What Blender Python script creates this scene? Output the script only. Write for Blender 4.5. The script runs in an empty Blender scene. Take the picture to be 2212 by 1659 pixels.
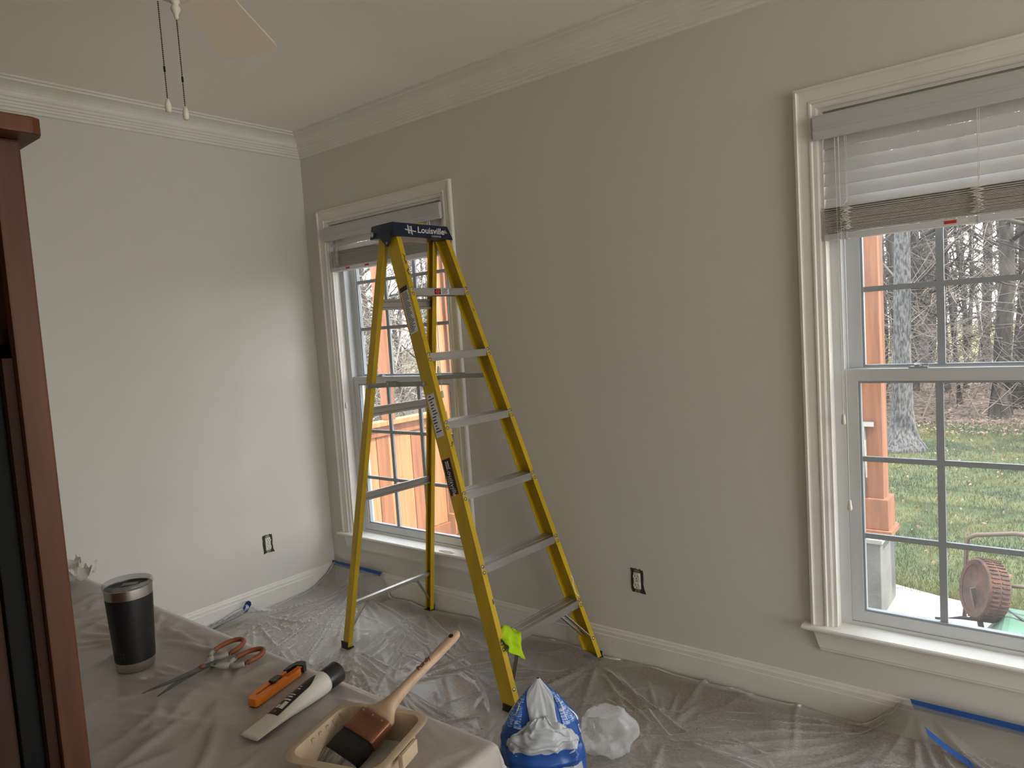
import bpy, bmesh, math, random
import numpy as np
from mathutils import Vector, Matrix, noise
R = math.radians
scene = bpy.context.scene
COL = scene.collection
random.seed(7)

# ------------------------------------------------------------------ camera
cam_d = bpy.data.cameras.new('camera'); cam = bpy.data.objects.new('camera', cam_d); COL.objects.link(cam)
cam_d.sensor_fit = 'HORIZONTAL'; cam_d.sensor_width = 36.0; cam_d.lens = 1546.47 / 2212 * 36
cam_d.clip_start = 0.02; cam_d.clip_end = 400
yaw, pit, rol = R(38.8214), R(-4.3263), R(-3.7667)
fw = Vector((-math.sin(yaw)*math.cos(pit), math.cos(yaw)*math.cos(pit), math.sin(pit)))
rt = fw.cross(Vector((0, 0, 1))).normalized(); up = rt.cross(fw)
r2 = rt*math.cos(rol) + up*math.sin(rol); u2 = -rt*math.sin(rol) + up*math.cos(rol)
mw = Matrix(((r2.x, u2.x, -fw.x, 3.7066), (r2.y, u2.y, -fw.y, -2.7054), (r2.z, u2.z, -fw.z, 1.5141), (0, 0, 0, 1)))
cam.matrix_world = mw
scene.camera = cam

# ------------------------------------------------------------------ world, sun, exposure
W = bpy.data.worlds.new('world'); scene.world = W; W.use_nodes = True
nt = W.node_tree; nt.nodes.clear()
wo = nt.nodes.new('ShaderNodeOutputWorld'); bg = nt.nodes.new('ShaderNodeBackground')
tc = nt.nodes.new('ShaderNodeTexCoord'); sep = nt.nodes.new('ShaderNodeSeparateXYZ'); cr = nt.nodes.new('ShaderNodeValToRGB')
nt.links.new(tc.outputs['Generated'], sep.inputs[0]); nt.links.new(sep.outputs['Z'], cr.inputs[0])
cr.color_ramp.elements[0].color = (0.95, 0.95, 0.94, 1); cr.color_ramp.elements[0].position = 0.0
cr.color_ramp.elements[1].color = (0.80, 0.88, 1.0, 1); cr.color_ramp.elements[1].position = 0.8
nt.links.new(cr.outputs[0], bg.inputs['Color']); bg.inputs['Strength'].default_value = 1.0
nt.links.new(bg.outputs[0], wo.inputs[0])
sun_d = bpy.data.lights.new('sun', 'SUN'); sun = bpy.data.objects.new('sun', sun_d); COL.objects.link(sun)
sun_d.energy = 1.55; sun_d.angle = R(0.6); sun_d.color = (1.0, 0.93, 0.82)
sun.rotation_euler = Vector((-0.52, 0.06, -0.85)).to_track_quat('-Z', 'Y').to_euler()
vs = scene.view_settings
vs.view_transform = 'Standard'; vs.look = 'None'; vs.gamma = 1.0; vs.use_curve_mapping = False
vs.exposure = 2.66
scene.cycles.max_bounces = 8; scene.cycles.diffuse_bounces = 5; scene.cycles.glossy_bounces = 3; scene.cycles.transparent_max_bounces = 16; scene.cycles.adaptive_threshold = 0.05
scene.cycles.caustics_reflective = False; scene.cycles.caustics_refractive = False
for nm, loc, rot, sx, sy in (('portal_side', (7.58, -1.5, 1.32), (0, R(90), 0), 2.6, 2.9),):
    ld = bpy.data.lights.new(nm, 'AREA'); lo = bpy.data.objects.new(nm, ld); COL.objects.link(lo)
    ld.shape = 'RECTANGLE'; ld.size = sx; ld.size_y = sy; ld.cycles.is_portal = True
    lo.location = loc; lo.rotation_euler = rot

# ------------------------------------------------------------------ materials
MT = {}
def mat(name, col, rough=0.5, metal=0.0, col2=None, nscale=8.0, nstretch=(1, 1, 1), detail=4, bump=0.0, bscale=60.0,
        spec=0.5, ramp=(0.35, 0.65), coat=0.0, transl=0.0, bstretch=None):
    m = bpy.data.materials.new(name); m.use_nodes = True; t = m.node_tree; p = t.nodes['Principled BSDF']
    p.inputs['Base Color'].default_value = (*col, 1); p.inputs['Roughness'].default_value = rough
    p.inputs['Metallic'].default_value = metal; p.inputs['Specular IOR Level'].default_value = spec
    p.inputs['Coat Weight'].default_value = coat
    if col2 or bump:
        tcn = t.nodes.new('ShaderNodeTexCoord')
    if col2:
        mp = t.nodes.new('ShaderNodeMapping'); mp.inputs['Scale'].default_value = nstretch
        n = t.nodes.new('ShaderNodeTexNoise'); n.inputs['Scale'].default_value = nscale; n.inputs['Detail'].default_value = detail
        c = t.nodes.new('ShaderNodeValToRGB')
        c.color_ramp.elements[0].position = ramp[0]; c.color_ramp.elements[1].position = ramp[1]
        c.color_ramp.elements[0].color = (*col, 1); c.color_ramp.elements[1].color = (*col2, 1)
        t.links.new(tcn.outputs['Object'], mp.inputs[0]); t.links.new(mp.outputs[0], n.inputs['Vector'])
        t.links.new(n.outputs['Fac'], c.inputs[0]); t.links.new(c.outputs[0], p.inputs['Base Color'])
    if bump:
        mp2 = t.nodes.new('ShaderNodeMapping'); mp2.inputs['Scale'].default_value = bstretch or nstretch
        n2 = t.nodes.new('ShaderNodeTexNoise'); n2.inputs['Scale'].default_value = bscale; n2.inputs['Detail'].default_value = 5
        b = t.nodes.new('ShaderNodeBump'); b.inputs['Strength'].default_value = bump; b.inputs['Distance'].default_value = 0.01
        t.links.new(tcn.outputs['Object'], mp2.inputs[0]); t.links.new(mp2.outputs[0], n2.inputs['Vector'])
        t.links.new(n2.outputs['Fac'], b.inputs['Height']); t.links.new(b.outputs[0], p.inputs['Normal'])
    if transl:
        tr = t.nodes.new('ShaderNodeBsdfTranslucent'); tr.inputs[0].default_value = (*col, 1)
        mx = t.nodes.new('ShaderNodeMixShader'); mx.inputs[0].default_value = transl
        t.links.new(p.outputs[0], mx.inputs[1]); t.links.new(tr.outputs[0], mx.inputs[2])
        t.links.new(mx.outputs[0], t.nodes['Material Output'].inputs[0])
    MT[name] = m
    return m

def clear_mat(name, fac, col, rough, tint=(1, 1, 1), var=0.0, vscale=3.0, transl=0.3, graze=0.0, crinkle=0.0, cscale=14.0):
    """see-through sheet: part transparent, part milky/glossy film"""
    m = bpy.data.materials.new(name); m.use_nodes = True; t = m.node_tree; p = t.nodes['Principled BSDF']
    p.inputs['Base Color'].default_value = (*col, 1); p.inputs['Roughness'].default_value = rough
    p.inputs['Specular IOR Level'].default_value = 0.8
    tp = t.nodes.new('ShaderNodeBsdfTransparent'); tp.inputs[0].default_value = (*tint, 1)
    tl = t.nodes.new('ShaderNodeBsdfTranslucent'); tl.inputs[0].default_value = (*col, 1)
    m2 = t.nodes.new('ShaderNodeMixShader'); m2.inputs[0].default_value = transl
    mx = t.nodes.new('ShaderNodeMixShader'); mx.inputs[0].default_value = fac
    t.links.new(p.outputs[0], m2.inputs[1]); t.links.new(tl.outputs[0], m2.inputs[2])
    t.links.new(tp.outputs[0], mx.inputs[1]); t.links.new(m2.outputs[0], mx.inputs[2])
    t.links.new(mx.outputs[0], t.nodes['Material Output'].inputs[0])
    if var:
        tcn = t.nodes.new('ShaderNodeTexCoord'); n = t.nodes.new('ShaderNodeTexNoise'); n.inputs['Scale'].default_value = vscale
        n.inputs['Detail'].default_value = 6
        mr = t.nodes.new('ShaderNodeMapRange'); mr.inputs['From Min'].default_value = .3; mr.inputs['From Max'].default_value = .7
        mr.inputs['To Min'].default_value = fac - var; mr.inputs['To Max'].default_value = fac + var
        t.links.new(tcn.outputs['Object'], n.inputs['Vector']); t.links.new(n.outputs['Fac'], mr.inputs[0])
        t.links.new(mr.outputs[0], mx.inputs[0])
        if graze:      # a film looks milkier where one looks along it
            fr = t.nodes.new('ShaderNodeFresnel'); fr.inputs['IOR'].default_value = 1.5
            ma = t.nodes.new('ShaderNodeMath'); ma.operation = 'MULTIPLY_ADD'; ma.inputs[1].default_value = graze; ma.use_clamp = True
            t.links.new(fr.outputs[0], ma.inputs[0]); t.links.new(mr.outputs[0], ma.inputs[2]); t.links.new(ma.outputs[0], mx.inputs[0])
    if crinkle:
        tc2 = t.nodes.new('ShaderNodeTexCoord'); n2 = t.nodes.new('ShaderNodeTexNoise'); n2.noise_type = 'RIDGED_MULTIFRACTAL'
        n2.inputs['Scale'].default_value = cscale; n2.inputs['Detail'].default_value = 4; n2.inputs['Distortion'].default_value = 0.6
        bp = t.nodes.new('ShaderNodeBump'); bp.inputs['Strength'].default_value = crinkle; bp.inputs['Distance'].default_value = 0.004
        t.links.new(tc2.outputs['Object'], n2.inputs['Vector']); t.links.new(n2.outputs['Fac'], bp.inputs['Height']); t.links.new(bp.outputs[0], p.inputs['Normal'])
    MT[name] = m
    return m

mat('wall_paint', (0.64, 0.612, 0.555), 0.75, bump=0.04, bscale=120)
mat('ceiling_paint', (0.88, 0.845, 0.765), 0.9, bump=0.05, bscale=160)
mat('trim_paint', (0.77, 0.745, 0.68), 0.42, bump=0.03, bscale=40, col2=(0.73, 0.70, 0.635), nscale=6)
mat('vinyl', (0.60, 0.61, 0.61), 0.35)
mat('muntin_vinyl', (0.33, 0.355, 0.375), 0.4)
mat('blind_white', (0.74, 0.73, 0.72), 0.45, transl=0.35)
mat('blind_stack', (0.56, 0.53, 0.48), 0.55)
mat('cord', (0.74, 0.72, 0.64), 0.8)
mat('carpet', (0.58, 0.49, 0.385), 0.95, col2=(0.40, 0.33, 0.25), nscale=90, bump=0.7, bscale=260)
mat('fiberglass_yellow', (0.60, 0.40, 0.015), 0.42, col2=(0.50, 0.325, 0.012), nscale=5, nstretch=(3, 3, .6), bump=0.05, bscale=90)
mat('aluminium', (0.62, 0.61, 0.59), 0.38, 0.9, col2=(0.50, 0.49, 0.47), nscale=14, nstretch=(1, .25, 1), bump=0.04)
mat('steel', (0.55, 0.55, 0.54), 0.3, 1.0)
mat('scissor_steel', (0.10, 0.10, 0.095), 0.35, 0.5)
mat('steel_dull', (0.33, 0.33, 0.31), 0.45, 0.9)
mat('cap_navy', (0.006, 0.009, 0.032), 0.42, col2=(0.009, 0.014, 0.042), nscale=20, bump=0.06)
mat('rubber', (0.018, 0.017, 0.016), 0.7)
mat('print_white', (0.75, 0.74, 0.72), 0.6)
mat('print_black', (0.012, 0.012, 0.012), 0.5)
mat('print_red', (0.55, 0.03, 0.02), 0.5)
mat('print_maroon', (0.16, 0.02, 0.02), 0.6)
mat('neon_cloth', (0.60, 0.86, 0.02), 0.9, bump=0.35, bscale=220, transl=0.25)
mat('tape_blue', (0.010, 0.075, 0.30), 0.55, bump=0.05, bscale=90)
mat('cherry_wood', (0.105, 0.036, 0.012), 0.5, col2=(0.060, 0.020, 0.009), nscale=5, nstretch=(6, 6, .5), spec=0.25)
mat('dark_wood', (0.040, 0.018, 0.010), 0.7, spec=0.12, col2=(0.03, 0.013, 0.008), nscale=5, nstretch=(6, 6, .5))
mat('brown_panel', (0.050, 0.026, 0.016), 0.7, spec=0.15, col2=(0.036, 0.019, 0.012), nscale=5, nstretch=(6, 6, .5))
mat('black_panel', (0.006, 0.006, 0.006), 0.6, spec=0.1)
mat('table_wood', (0.30, 0.245, 0.22), 0.5, col2=(0.24, 0.195, 0.175), nscale=5, nstretch=(.5, 6, 6))
mat('black_coat', (0.008, 0.008, 0.009), 0.42, bump=0.02, bscale=300)
mat('logo_dark', (0.03, 0.03, 0.032), 0.35)
mat('brushed_steel', (0.58, 0.56, 0.52), 0.28, 1.0)
mat('lid_grey', (0.05, 0.05, 0.05), 0.2)
clear_mat('lid_clear', 0.35, (0.30, 0.30, 0.29), 0.08, transl=0.1)
mat('grey_grip', (0.38, 0.38, 0.34), 0.55)
mat('rust_grip', (0.30, 0.085, 0.035), 0.55)
mat('orange_plastic', (0.78, 0.21, 0.018), 0.4)
mat('black_plastic', (0.014, 0.014, 0.014), 0.32)
mat('white_tube', (0.68, 0.66, 0.60), 0.35)
mat('tray_fibre', (0.50, 0.40, 0.28), 0.75, col2=(0.46, 0.36, 0.25), nscale=40, bump=0.12, bscale=120)
mat('wet_paint', (0.52, 0.50, 0.47), 0.3)
mat('brush_wood', (0.56, 0.40, 0.28), 0.5, col2=(0.46, 0.32, 0.21), nscale=6, nstretch=(8, 8, .7))
mat('copper', (0.34, 0.155, 0.09), 0.38, 0.55, col2=(0.26, 0.11, 0.065), nscale=18)
mat('bristle', (0.014, 0.012, 0.011), 0.6, bump=0.8, bscale=60, bstretch=(12, 12, .4))
mat('bristle_paint', (0.36, 0.35, 0.33), 0.6, col2=(0.12, 0.115, 0.11), nscale=14, nstretch=(9, 1.2, 3))
mat('paper', (0.74, 0.72, 0.67), 0.9, transl=0.2)
mat('bag_blue', (0.012, 0.085, 0.36), 0.3, transl=0.08)
mat('bag_white', (0.66, 0.68, 0.70), 0.3, transl=0.25)
mat('bag_print', (0.02, 0.13, 0.46), 0.3, col2=(0.50, 0.56, 0.68), nscale=24, nstretch=(2, 2, 14), ramp=(.5, .62))
mat('box_dark', (0.016, 0.014, 0.012), 0.8, col2=(0.05, 0.04, 0.035), nscale=60)
mat('outlet_white', (0.70, 0.66, 0.57), 0.4)
mat('fan_cream', (0.70, 0.65, 0.53), 0.4)
mat('blade_cream', (0.86, 0.77, 0.60), 0.5)
mat('chain_black', (0.012, 0.010, 0.009), 0.4, 0.6)
mat('filler', (0.30, 0.22, 0.12), 0.8, col2=(0.42, 0.38, 0.28), nscale=30)
mat('scuff', (0.05, 0.055, 0.05), 0.7)
# outside
mat('cedar', (0.24, 0.098, 0.042), 0.75, col2=(0.165, 0.062, 0.028), nscale=4, nstretch=(7, 7, .5), bump=0.1, bscale=30)
mat('cedar_light', (0.36, 0.175, 0.072), 0.75, col2=(0.27, 0.12, 0.05), nscale=4, nstretch=(7, 7, .5), bump=0.1, bscale=30)
mat('concrete', (0.25, 0.24, 0.22), 0.9, col2=(0.20, 0.195, 0.18), nscale=3, bump=0.15)
mat('pier_stucco', (0.15, 0.15, 0.14), 0.95, col2=(0.11, 0.11, 0.10), nscale=5, bump=0.4, bscale=25)
mat('bark', (0.12, 0.115, 0.112), 0.95, col2=(0.030, 0.028, 0.027), ramp=(.40, .62), nscale=20, nstretch=(2.2, 2.2, .7), bump=1.0, bscale=22, bstretch=(2, 2, .4))
mat('bark_thin', (0.070, 0.056, 0.045), 0.95, col2=(0.022, 0.018, 0.015), nscale=6, nstretch=(2, 2, .5))
mat('twig', (0.17, 0.145, 0.12), 0.9)
mat('grass_blade', (0.040, 0.062, 0.022), 0.8, col2=(0.20, 0.175, 0.045), nscale=1.6, transl=0.3)
mat('leaf_brown', (0.15, 0.08, 0.035), 0.8, col2=(0.27, 0.22, 0.16), nscale=9, transl=0.2)
mat('cart_green', (0.055, 0.13, 0.085), 0.45, col2=(0.11, 0.19, 0.14), nscale=5)
mat('rust', (0.085, 0.038, 0.021), 0.9, col2=(0.035, 0.022, 0.017), nscale=16, bump=0.6, bscale=50)
mat('tube_brown', (0.13, 0.10, 0.075), 0.5, 0.5)

def ground_mat():
    m = bpy.data.materials.new('ground'); m.use_nodes = True; t = m.node_tree; p = t.nodes['Principled BSDF']
    p.inputs['Roughness'].default_value = 0.95
    tcn = t.nodes.new('ShaderNodeTexCoord'); sp = t.nodes.new('ShaderNodeSeparateXYZ'); t.links.new(tcn.outputs['Object'], sp.inputs[0])
    def nz(scale, c0, c1, lo=.35, hi=.65, detail=6):
        n = t.nodes.new('ShaderNodeTexNoise'); n.inputs['Scale'].default_value = scale; n.inputs['Detail'].default_value = detail
        c = t.nodes.new('ShaderNodeValToRGB'); c.color_ramp.elements[0].position = lo; c.color_ramp.elements[1].position = hi
        c.color_ramp.elements[0].color = (*c0, 1); c.color_ramp.elements[1].color = (*c1, 1)
        t.links.new(tcn.outputs['Object'], n.inputs['Vector']); t.links.new(n.outputs['Fac'], c.inputs[0]); return c, n
    lawn, _ = nz(2.2, (0.030, 0.050, 0.018), (0.070, 0.078, 0.028))
    leaf, _ = nz(9, (0.045, 0.030, 0.020), (0.17, 0.125, 0.09))
    mead, _ = nz(.8, (0.13, 0.125, 0.035), (0.20, 0.18, 0.06))
    wn = t.nodes.new('ShaderNodeTexNoise'); wn.inputs['Scale'].default_value = .9; t.links.new(tcn.outputs['Object'], wn.inputs['Vector'])
    ad = t.nodes.new('ShaderNodeMath'); ad.operation = 'MULTIPLY_ADD'; ad.inputs[1].default_value = 2.4
    t.links.new(wn.outputs['Fac'], ad.inputs[0]); t.links.new(sp.outputs['Y'], ad.inputs[2])
    def stepn(a, b):
        r = t.nodes.new('ShaderNodeMapRange'); r.inputs['From Min'].default_value = a; r.inputs['From Max'].default_value = b
        t.links.new(ad.outputs[0], r.inputs[0]); return r
    m1 = t.nodes.new('ShaderNodeMix'); m1.data_type = 'RGBA'; m2 = t.nodes.new('ShaderNodeMix'); m2.data_type = 'RGBA'
    t.links.new(stepn(11.2, 11.9).outputs[0], m1.inputs['Factor']); t.links.new(lawn.outputs[0], m1.inputs['A']); t.links.new(leaf.outputs[0], m1.inputs['B'])
    t.links.new(stepn(23, 25).outputs[0], m2.inputs['Factor']); t.links.new(m1.outputs['Result'], m2.inputs['A']); t.links.new(mead.outputs[0], m2.inputs['B'])
    t.links.new(m2.outputs['Result'], p.inputs['Base Color'])
    MT['ground'] = m
ground_mat()
clear_mat('glass', 0.034, (0.80, 0.82, 0.84), 0.02, var=0.014, vscale=5, transl=0.5)
clear_mat('floor_film', 0.16, (0.90, 0.88, 0.85), 0.13, var=0.08, vscale=3.0, transl=0.1, graze=1.5, crinkle=0.35, cscale=9)
clear_mat('table_film', 0.56, (0.74, 0.69, 0.66), 0.26, var=0.07, vscale=4, transl=0.1, graze=0.7, crinkle=0.25, cscale=12)
clear_mat('table_film_folded', 0.70, (0.95, 0.95, 0.90), 0.28, var=0.14, vscale=5, transl=0.15, graze=0.9, crinkle=0.3, cscale=10)
clear_mat('bag_film', 0.30, (0.90, 0.90, 0.90), 0.2, var=0.10, vscale=9, transl=0.35, graze=0.5, crinkle=0.3, cscale=16)

# ------------------------------------------------------------------ mesh helpers
ORG = {}
def tag(o, label=None, cat=None, group=None, kind=None):
    if label: o['label'] = label
    if cat: o['category'] = cat
    if group: o['group'] = group
    if kind: o['kind'] = kind
    return o
def thing(name, loc, label=None, cat=None, group=None, kind=None, rz=0.0, local=False):
    o = bpy.data.objects.new(name, None); COL.objects.link(o); o.empty_display_size = 0.05
    o.location = loc; o.rotation_euler = (0, 0, rz); ORG[o.name] = Vector((0, 0, 0)) if local else Vector(loc)
    return tag(o, label, cat, group, kind)
def obj(name, bm, m, parent=None, smooth=False, bevel=0.0, origin=None, kind=None, label=None):
    off = Vector((0, 0, 0))
    if parent is not None: off = ORG.get(parent.name, off)
    elif origin is not None: off = Vector(origin)
    if bevel:
        bmesh.ops.bevel(bm, geom=[e for e in bm.edges], offset=bevel, segments=2, affect='EDGES', profile=0.7, clamp_overlap=True)
    bmesh.ops.recalc_face_normals(bm, faces=bm.faces)
    if off.length: bmesh.ops.translate(bm, verts=bm.verts, vec=-off)
    me = bpy.data.meshes.new(name); bm.to_mesh(me); bm.free()
    if smooth:
        for f in me.polygons: f.use_smooth = True
    me.materials.append(MT[m] if isinstance(m, str) else m)
    o = bpy.data.objects.new(name, me); COL.objects.link(o)
    if parent is not None: o.parent = parent; ORG[o.name] = off
    elif origin is not None: o.location = off
    if kind: o['kind'] = kind
    if label: o['label'] = label
    return o
def auto_smooth(o, ang=40):
    me = o.data
    for f in me.polygons: f.use_smooth = True
    bm = bmesh.new(); bm.from_mesh(me)
    for e in bm.edges:
        if len(e.link_faces) == 2: e.smooth = e.calc_face_angle(0) < R(ang)
    bm.to_mesh(me); bm.free(); return o
def B(): return bmesh.new()
def verts_faces(bm, vs_, fs_):
    v = [bm.verts.new(q) for q in vs_]
    for f in fs_:
        try: bm.faces.new([v[i] for i in f])
        except ValueError: pass
    return v
def box(bm, x0, x1, y0, y1, z0, z1, M=None):
    vs_ = [(x0, y0, z0), (x1, y0, z0), (x1, y1, z0), (x0, y1, z0), (x0, y0, z1), (x1, y0, z1), (x1, y1, z1), (x0, y1, z1)]
    if M: vs_ = [M @ Vector(v) for v in vs_]
    verts_faces(bm, vs_, [(0, 3, 2, 1), (4, 5, 6, 7), (0, 1, 5, 4), (1, 2, 6, 5), (2, 3, 7, 6), (3, 0, 4, 7)])
    return bm
def hexa(bm, p8):
    verts_faces(bm, p8, [(0, 3, 2, 1), (4, 5, 6, 7), (0, 1, 5, 4), (1, 2, 6, 5), (2, 3, 7, 6), (3, 0, 4, 7)]); return bm
def prism(bm, poly, z0, z1, M=None):
    n = len(poly)
    vs_ = [Vector((x, y, z0)) for x, y in poly] + [Vector((x, y, z1)) for x, y in poly]
    if M: vs_ = [M @ v for v in vs_]
    verts_faces(bm, vs_, [tuple(range(n))[::-1], tuple(range(n, 2*n))] + [(i, (i+1) % n, n+(i+1) % n, n+i) for i in range(n)])
    return bm
def frame_of(d):
    d = d.normalized(); a = Vector((0, 0, 1)) if abs(d.z) < .9 else Vector((1, 0, 0))
    x = d.cross(a).normalized(); y = x.cross(d).normalized(); return x, y
def tube(bm, pts, rad, n=8, cap=True):
    pts = [Vector(q) for q in pts]; rads = rad if isinstance(rad, (list, tuple)) else [rad]*len(pts)
    rings = []; x = None
    for i, q in enumerate(pts):
        d = (pts[min(i+1, len(pts)-1)] - pts[max(i-1, 0)])
        if d.length < 1e-9: d = Vector((0, 0, 1))
        d.normalize()
        if x is None: x, y = frame_of(d)
        else:
            x = (x - d*x.dot(d)); x = x.normalized() if x.length > 1e-6 else frame_of(d)[0]; y = d.cross(x)
        rings.append([bm.verts.new(q + (x*math.cos(2*math.pi*k/n) + y*math.sin(2*math.pi*k/n))*rads[i]) for k in range(n)])
    for a, b in zip(rings, rings[1:]):
        for k in range(n): bm.faces.new((a[k], a[(k+1) % n], b[(k+1) % n], b[k]))
    if cap:
        bm.faces.new(rings[0][::-1]); bm.faces.new(rings[-1])
    return bm
def lathe(bm, prof, n=24, M=None, close=False):
    M = M or Matrix.Identity(4); rings = []
    for r_, z_ in prof:
        if r_ < 1e-5: rings.append([bm.verts.new(M @ Vector((0, 0, z_)))])
        else: rings.append([bm.verts.new(M @ Vector((r_*math.cos(2*math.pi*k/n), r_*math.sin(2*math.pi*k/n), z_))) for k in range(n)])
    for a, b in zip(rings, rings[1:]):
        for k in range(n):
            k2 = (k+1) % n
            if len(a) == 1 and len(b) == 1: continue
            if len(a) == 1: bm.faces.new((a[0], b[k2], b[k]))
            elif len(b) == 1: bm.faces.new((a[k], a[k2], b[0]))
            else: bm.faces.new((a[k], a[k2], b[k2], b[k]))
    return bm
def bar(bm, a, b, w, h, upv=(0, 0, 1)):
    a, b = Vector(a), Vector(b); d = (b-a).normalized(); u = Vector(upv); s = d.cross(u).normalized(); u = s.cross(d)
    s *= w/2; u *= h/2
    hexa(bm, [a-s-u, a+s-u, b+s-u, b-s-u, a-s+u, a+s+u, b+s+u, b-s+u]); return bm
def grid(bm, nu, nv, fn):
    V = [[bm.verts.new(fn(i/nu, j/nv)) for j in range(nv+1)] for i in range(nu+1)]
    for i in range(nu):
        for j in range(nv): bm.faces.new((V[i][j], V[i+1][j], V[i+1][j+1], V[i][j+1]))
    return bm
def T(x, y, z): return Matrix.Translation((x, y, z))
def RX(a): return Matrix.Rotation(a, 4, 'X')
def RY(a): return Matrix.Rotation(a, 4, 'Y')
def RZ(a): return Matrix.Rotation(a, 4, 'Z')
def axes(o, x, y, z):
    return Matrix(((x[0], y[0], z[0], o[0]), (x[1], y[1], z[1], o[1]), (x[2], y[2], z[2], o[2]), (0, 0, 0, 1)))
def text(name, s, size, M, m, parent, depth=0.0004, shear=0.0, space=1.0, bend=None, bold=0.0):
    c = bpy.data.curves.new('txt', 'FONT'); c.body = s; c.size = size; c.extrude = depth; c.shear = shear
    c.space_character = space; c.align_x = 'CENTER'; c.align_y = 'CENTER'; c.offset = bold; c.resolution_u = 3
    to = bpy.data.objects.new('txt', c); COL.objects.link(to)
    dg = bpy.context.evaluated_depsgraph_get(); me = bpy.data.meshes.new_from_object(to.evaluated_get(dg))
    bpy.data.objects.remove(to); bpy.data.curves.remove(c)
    bm = bmesh.new(); bm.from_mesh(me); bpy.data.meshes.remove(me)
    for v in bm.verts:
        q = v.co.copy()
        if bend: q = bend(q)
        v.co = M @ q
    return obj(name, bm, m, parent)
def copy_tree(o, parent=None):
    c = o.copy(); COL.objects.link(c); c.parent = parent
    for ch in list(o.children): copy_tree(ch, c)
    return c
def nz(x, y=0.0, z=0.0): return noise.noise(Vector((x, y, z)))
def ridge(x, y, z=0.0, k=5): return max(0.0, 1.0 - abs(nz(x, y, z))*2.2)**k
def sstep(a, b, x):
    t = max(0.0, min(1.0, (x-a)/(b-a))); return t*t*(3-2*t)

# ------------------------------------------------------------------ room shell
H = 2.74; XR = 7.6; YF = -4.6
WIN = [(0.135, 1.226), (2.903, 3.994)]           # casing outer edges of the two windows
CW = 0.077; ZT = 2.287; ZS = 0.347               # casing width, casing top, stool top
tag(obj('floor', box(B(), -.1, XR+.1, YF-.1, .14, -.2, 0), 'carpet'), kind='structure')
tag(obj('ceiling', box(B(), -.1, XR+.1, YF-.1, .14, H, H+.12), 'ceiling_paint'), kind='structure')
tag(obj('wall_left', box(B(), -.14, 0, YF-.1, .14, 0, H), 'wall_paint'), kind='structure')
b = B(); xs = -.14
for x0, x1 in WIN:
    a, c = x0+CW, x1-CW
    box(b, xs, a, 0, .14, 0, H); box(b, a, c, 0, .14, 0, .325); box(b, a, c, 0, .14, 2.21, H); xs = c
box(b, xs, XR+.1, 0, .14, 0, H)
tag(obj('wall_back', b, 'wall_paint'), kind='structure')
b = B(); box(b, XR, XR+.14, YF, -3.0, 0, H); box(b, XR, XR+.14, -.02, .14, 0, H); box(b, XR, XR+.14, -3.0, -.02, 2.62, H)  # wide unseen opening, added to let extra daylight brighten the room
tag(obj('wall_right', b, 'wall_paint'), kind='structure')
b = box(B(), -.14, XR+.14, YF-.14, YF, 0, H)
tag(obj('wall_front', b, 'wall_paint'), kind='structure')

def run_profile(bm, prof, wall):
    """prof = (out, z); mitred at the room corner x=0,y=0"""
    n = len(prof)
    if wall == 'left': A = [(o, -o, z) for o, z in prof]; E = [(o, YF, z) for o, z in prof]
    else: A = [(o, -o, z) for o, z in prof]; E = [(XR, -o, z) for o, z in prof]
    verts_faces(bm, A+E, [(i, (i+1) % n, n+(i+1) % n, n+i) for i in range(n)]+[tuple(range(n)), tuple(range(n, 2*n))])
    return bm
crown = [(0, 2.62), (.010, 2.622), (.014, 2.633), (.022, 2.636), (.024, 2.645), (.030, 2.648), (.032, 2.656), (.040, 2.660), (.043, 2.669),
         (.050, 2.673), (.054, 2.681), (.056, 2.692), (.064, 2.702), (.078, 2.712), (.096, 2.719), (.114, 2.723), (.116, 2.730), (.130, 2.732), (.130, H), (0, H)]
tag(obj('trim_1', run_profile(B(), crown, 'left'), 'trim_paint'), kind='structure', label='white stepped crown moulding along the left wall')
tag(obj('trim_2', run_profile(B(), crown, 'back'), 'trim_paint'), kind='structure', label='white stepped crown moulding along the window wall')
basep = [(0, 0), (.015, 0), (.015, .098), (.0125, .101), (.0125, .117), (.008, .121), (.006, .131), (0, .135)]
tag(obj('baseboard_left', run_profile(B(), basep, 'left'), 'trim_paint'), kind='structure')
tag(obj('baseboard_back', run_profile(B(), basep, 'back'), 'trim_paint'), kind='structure')

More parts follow.
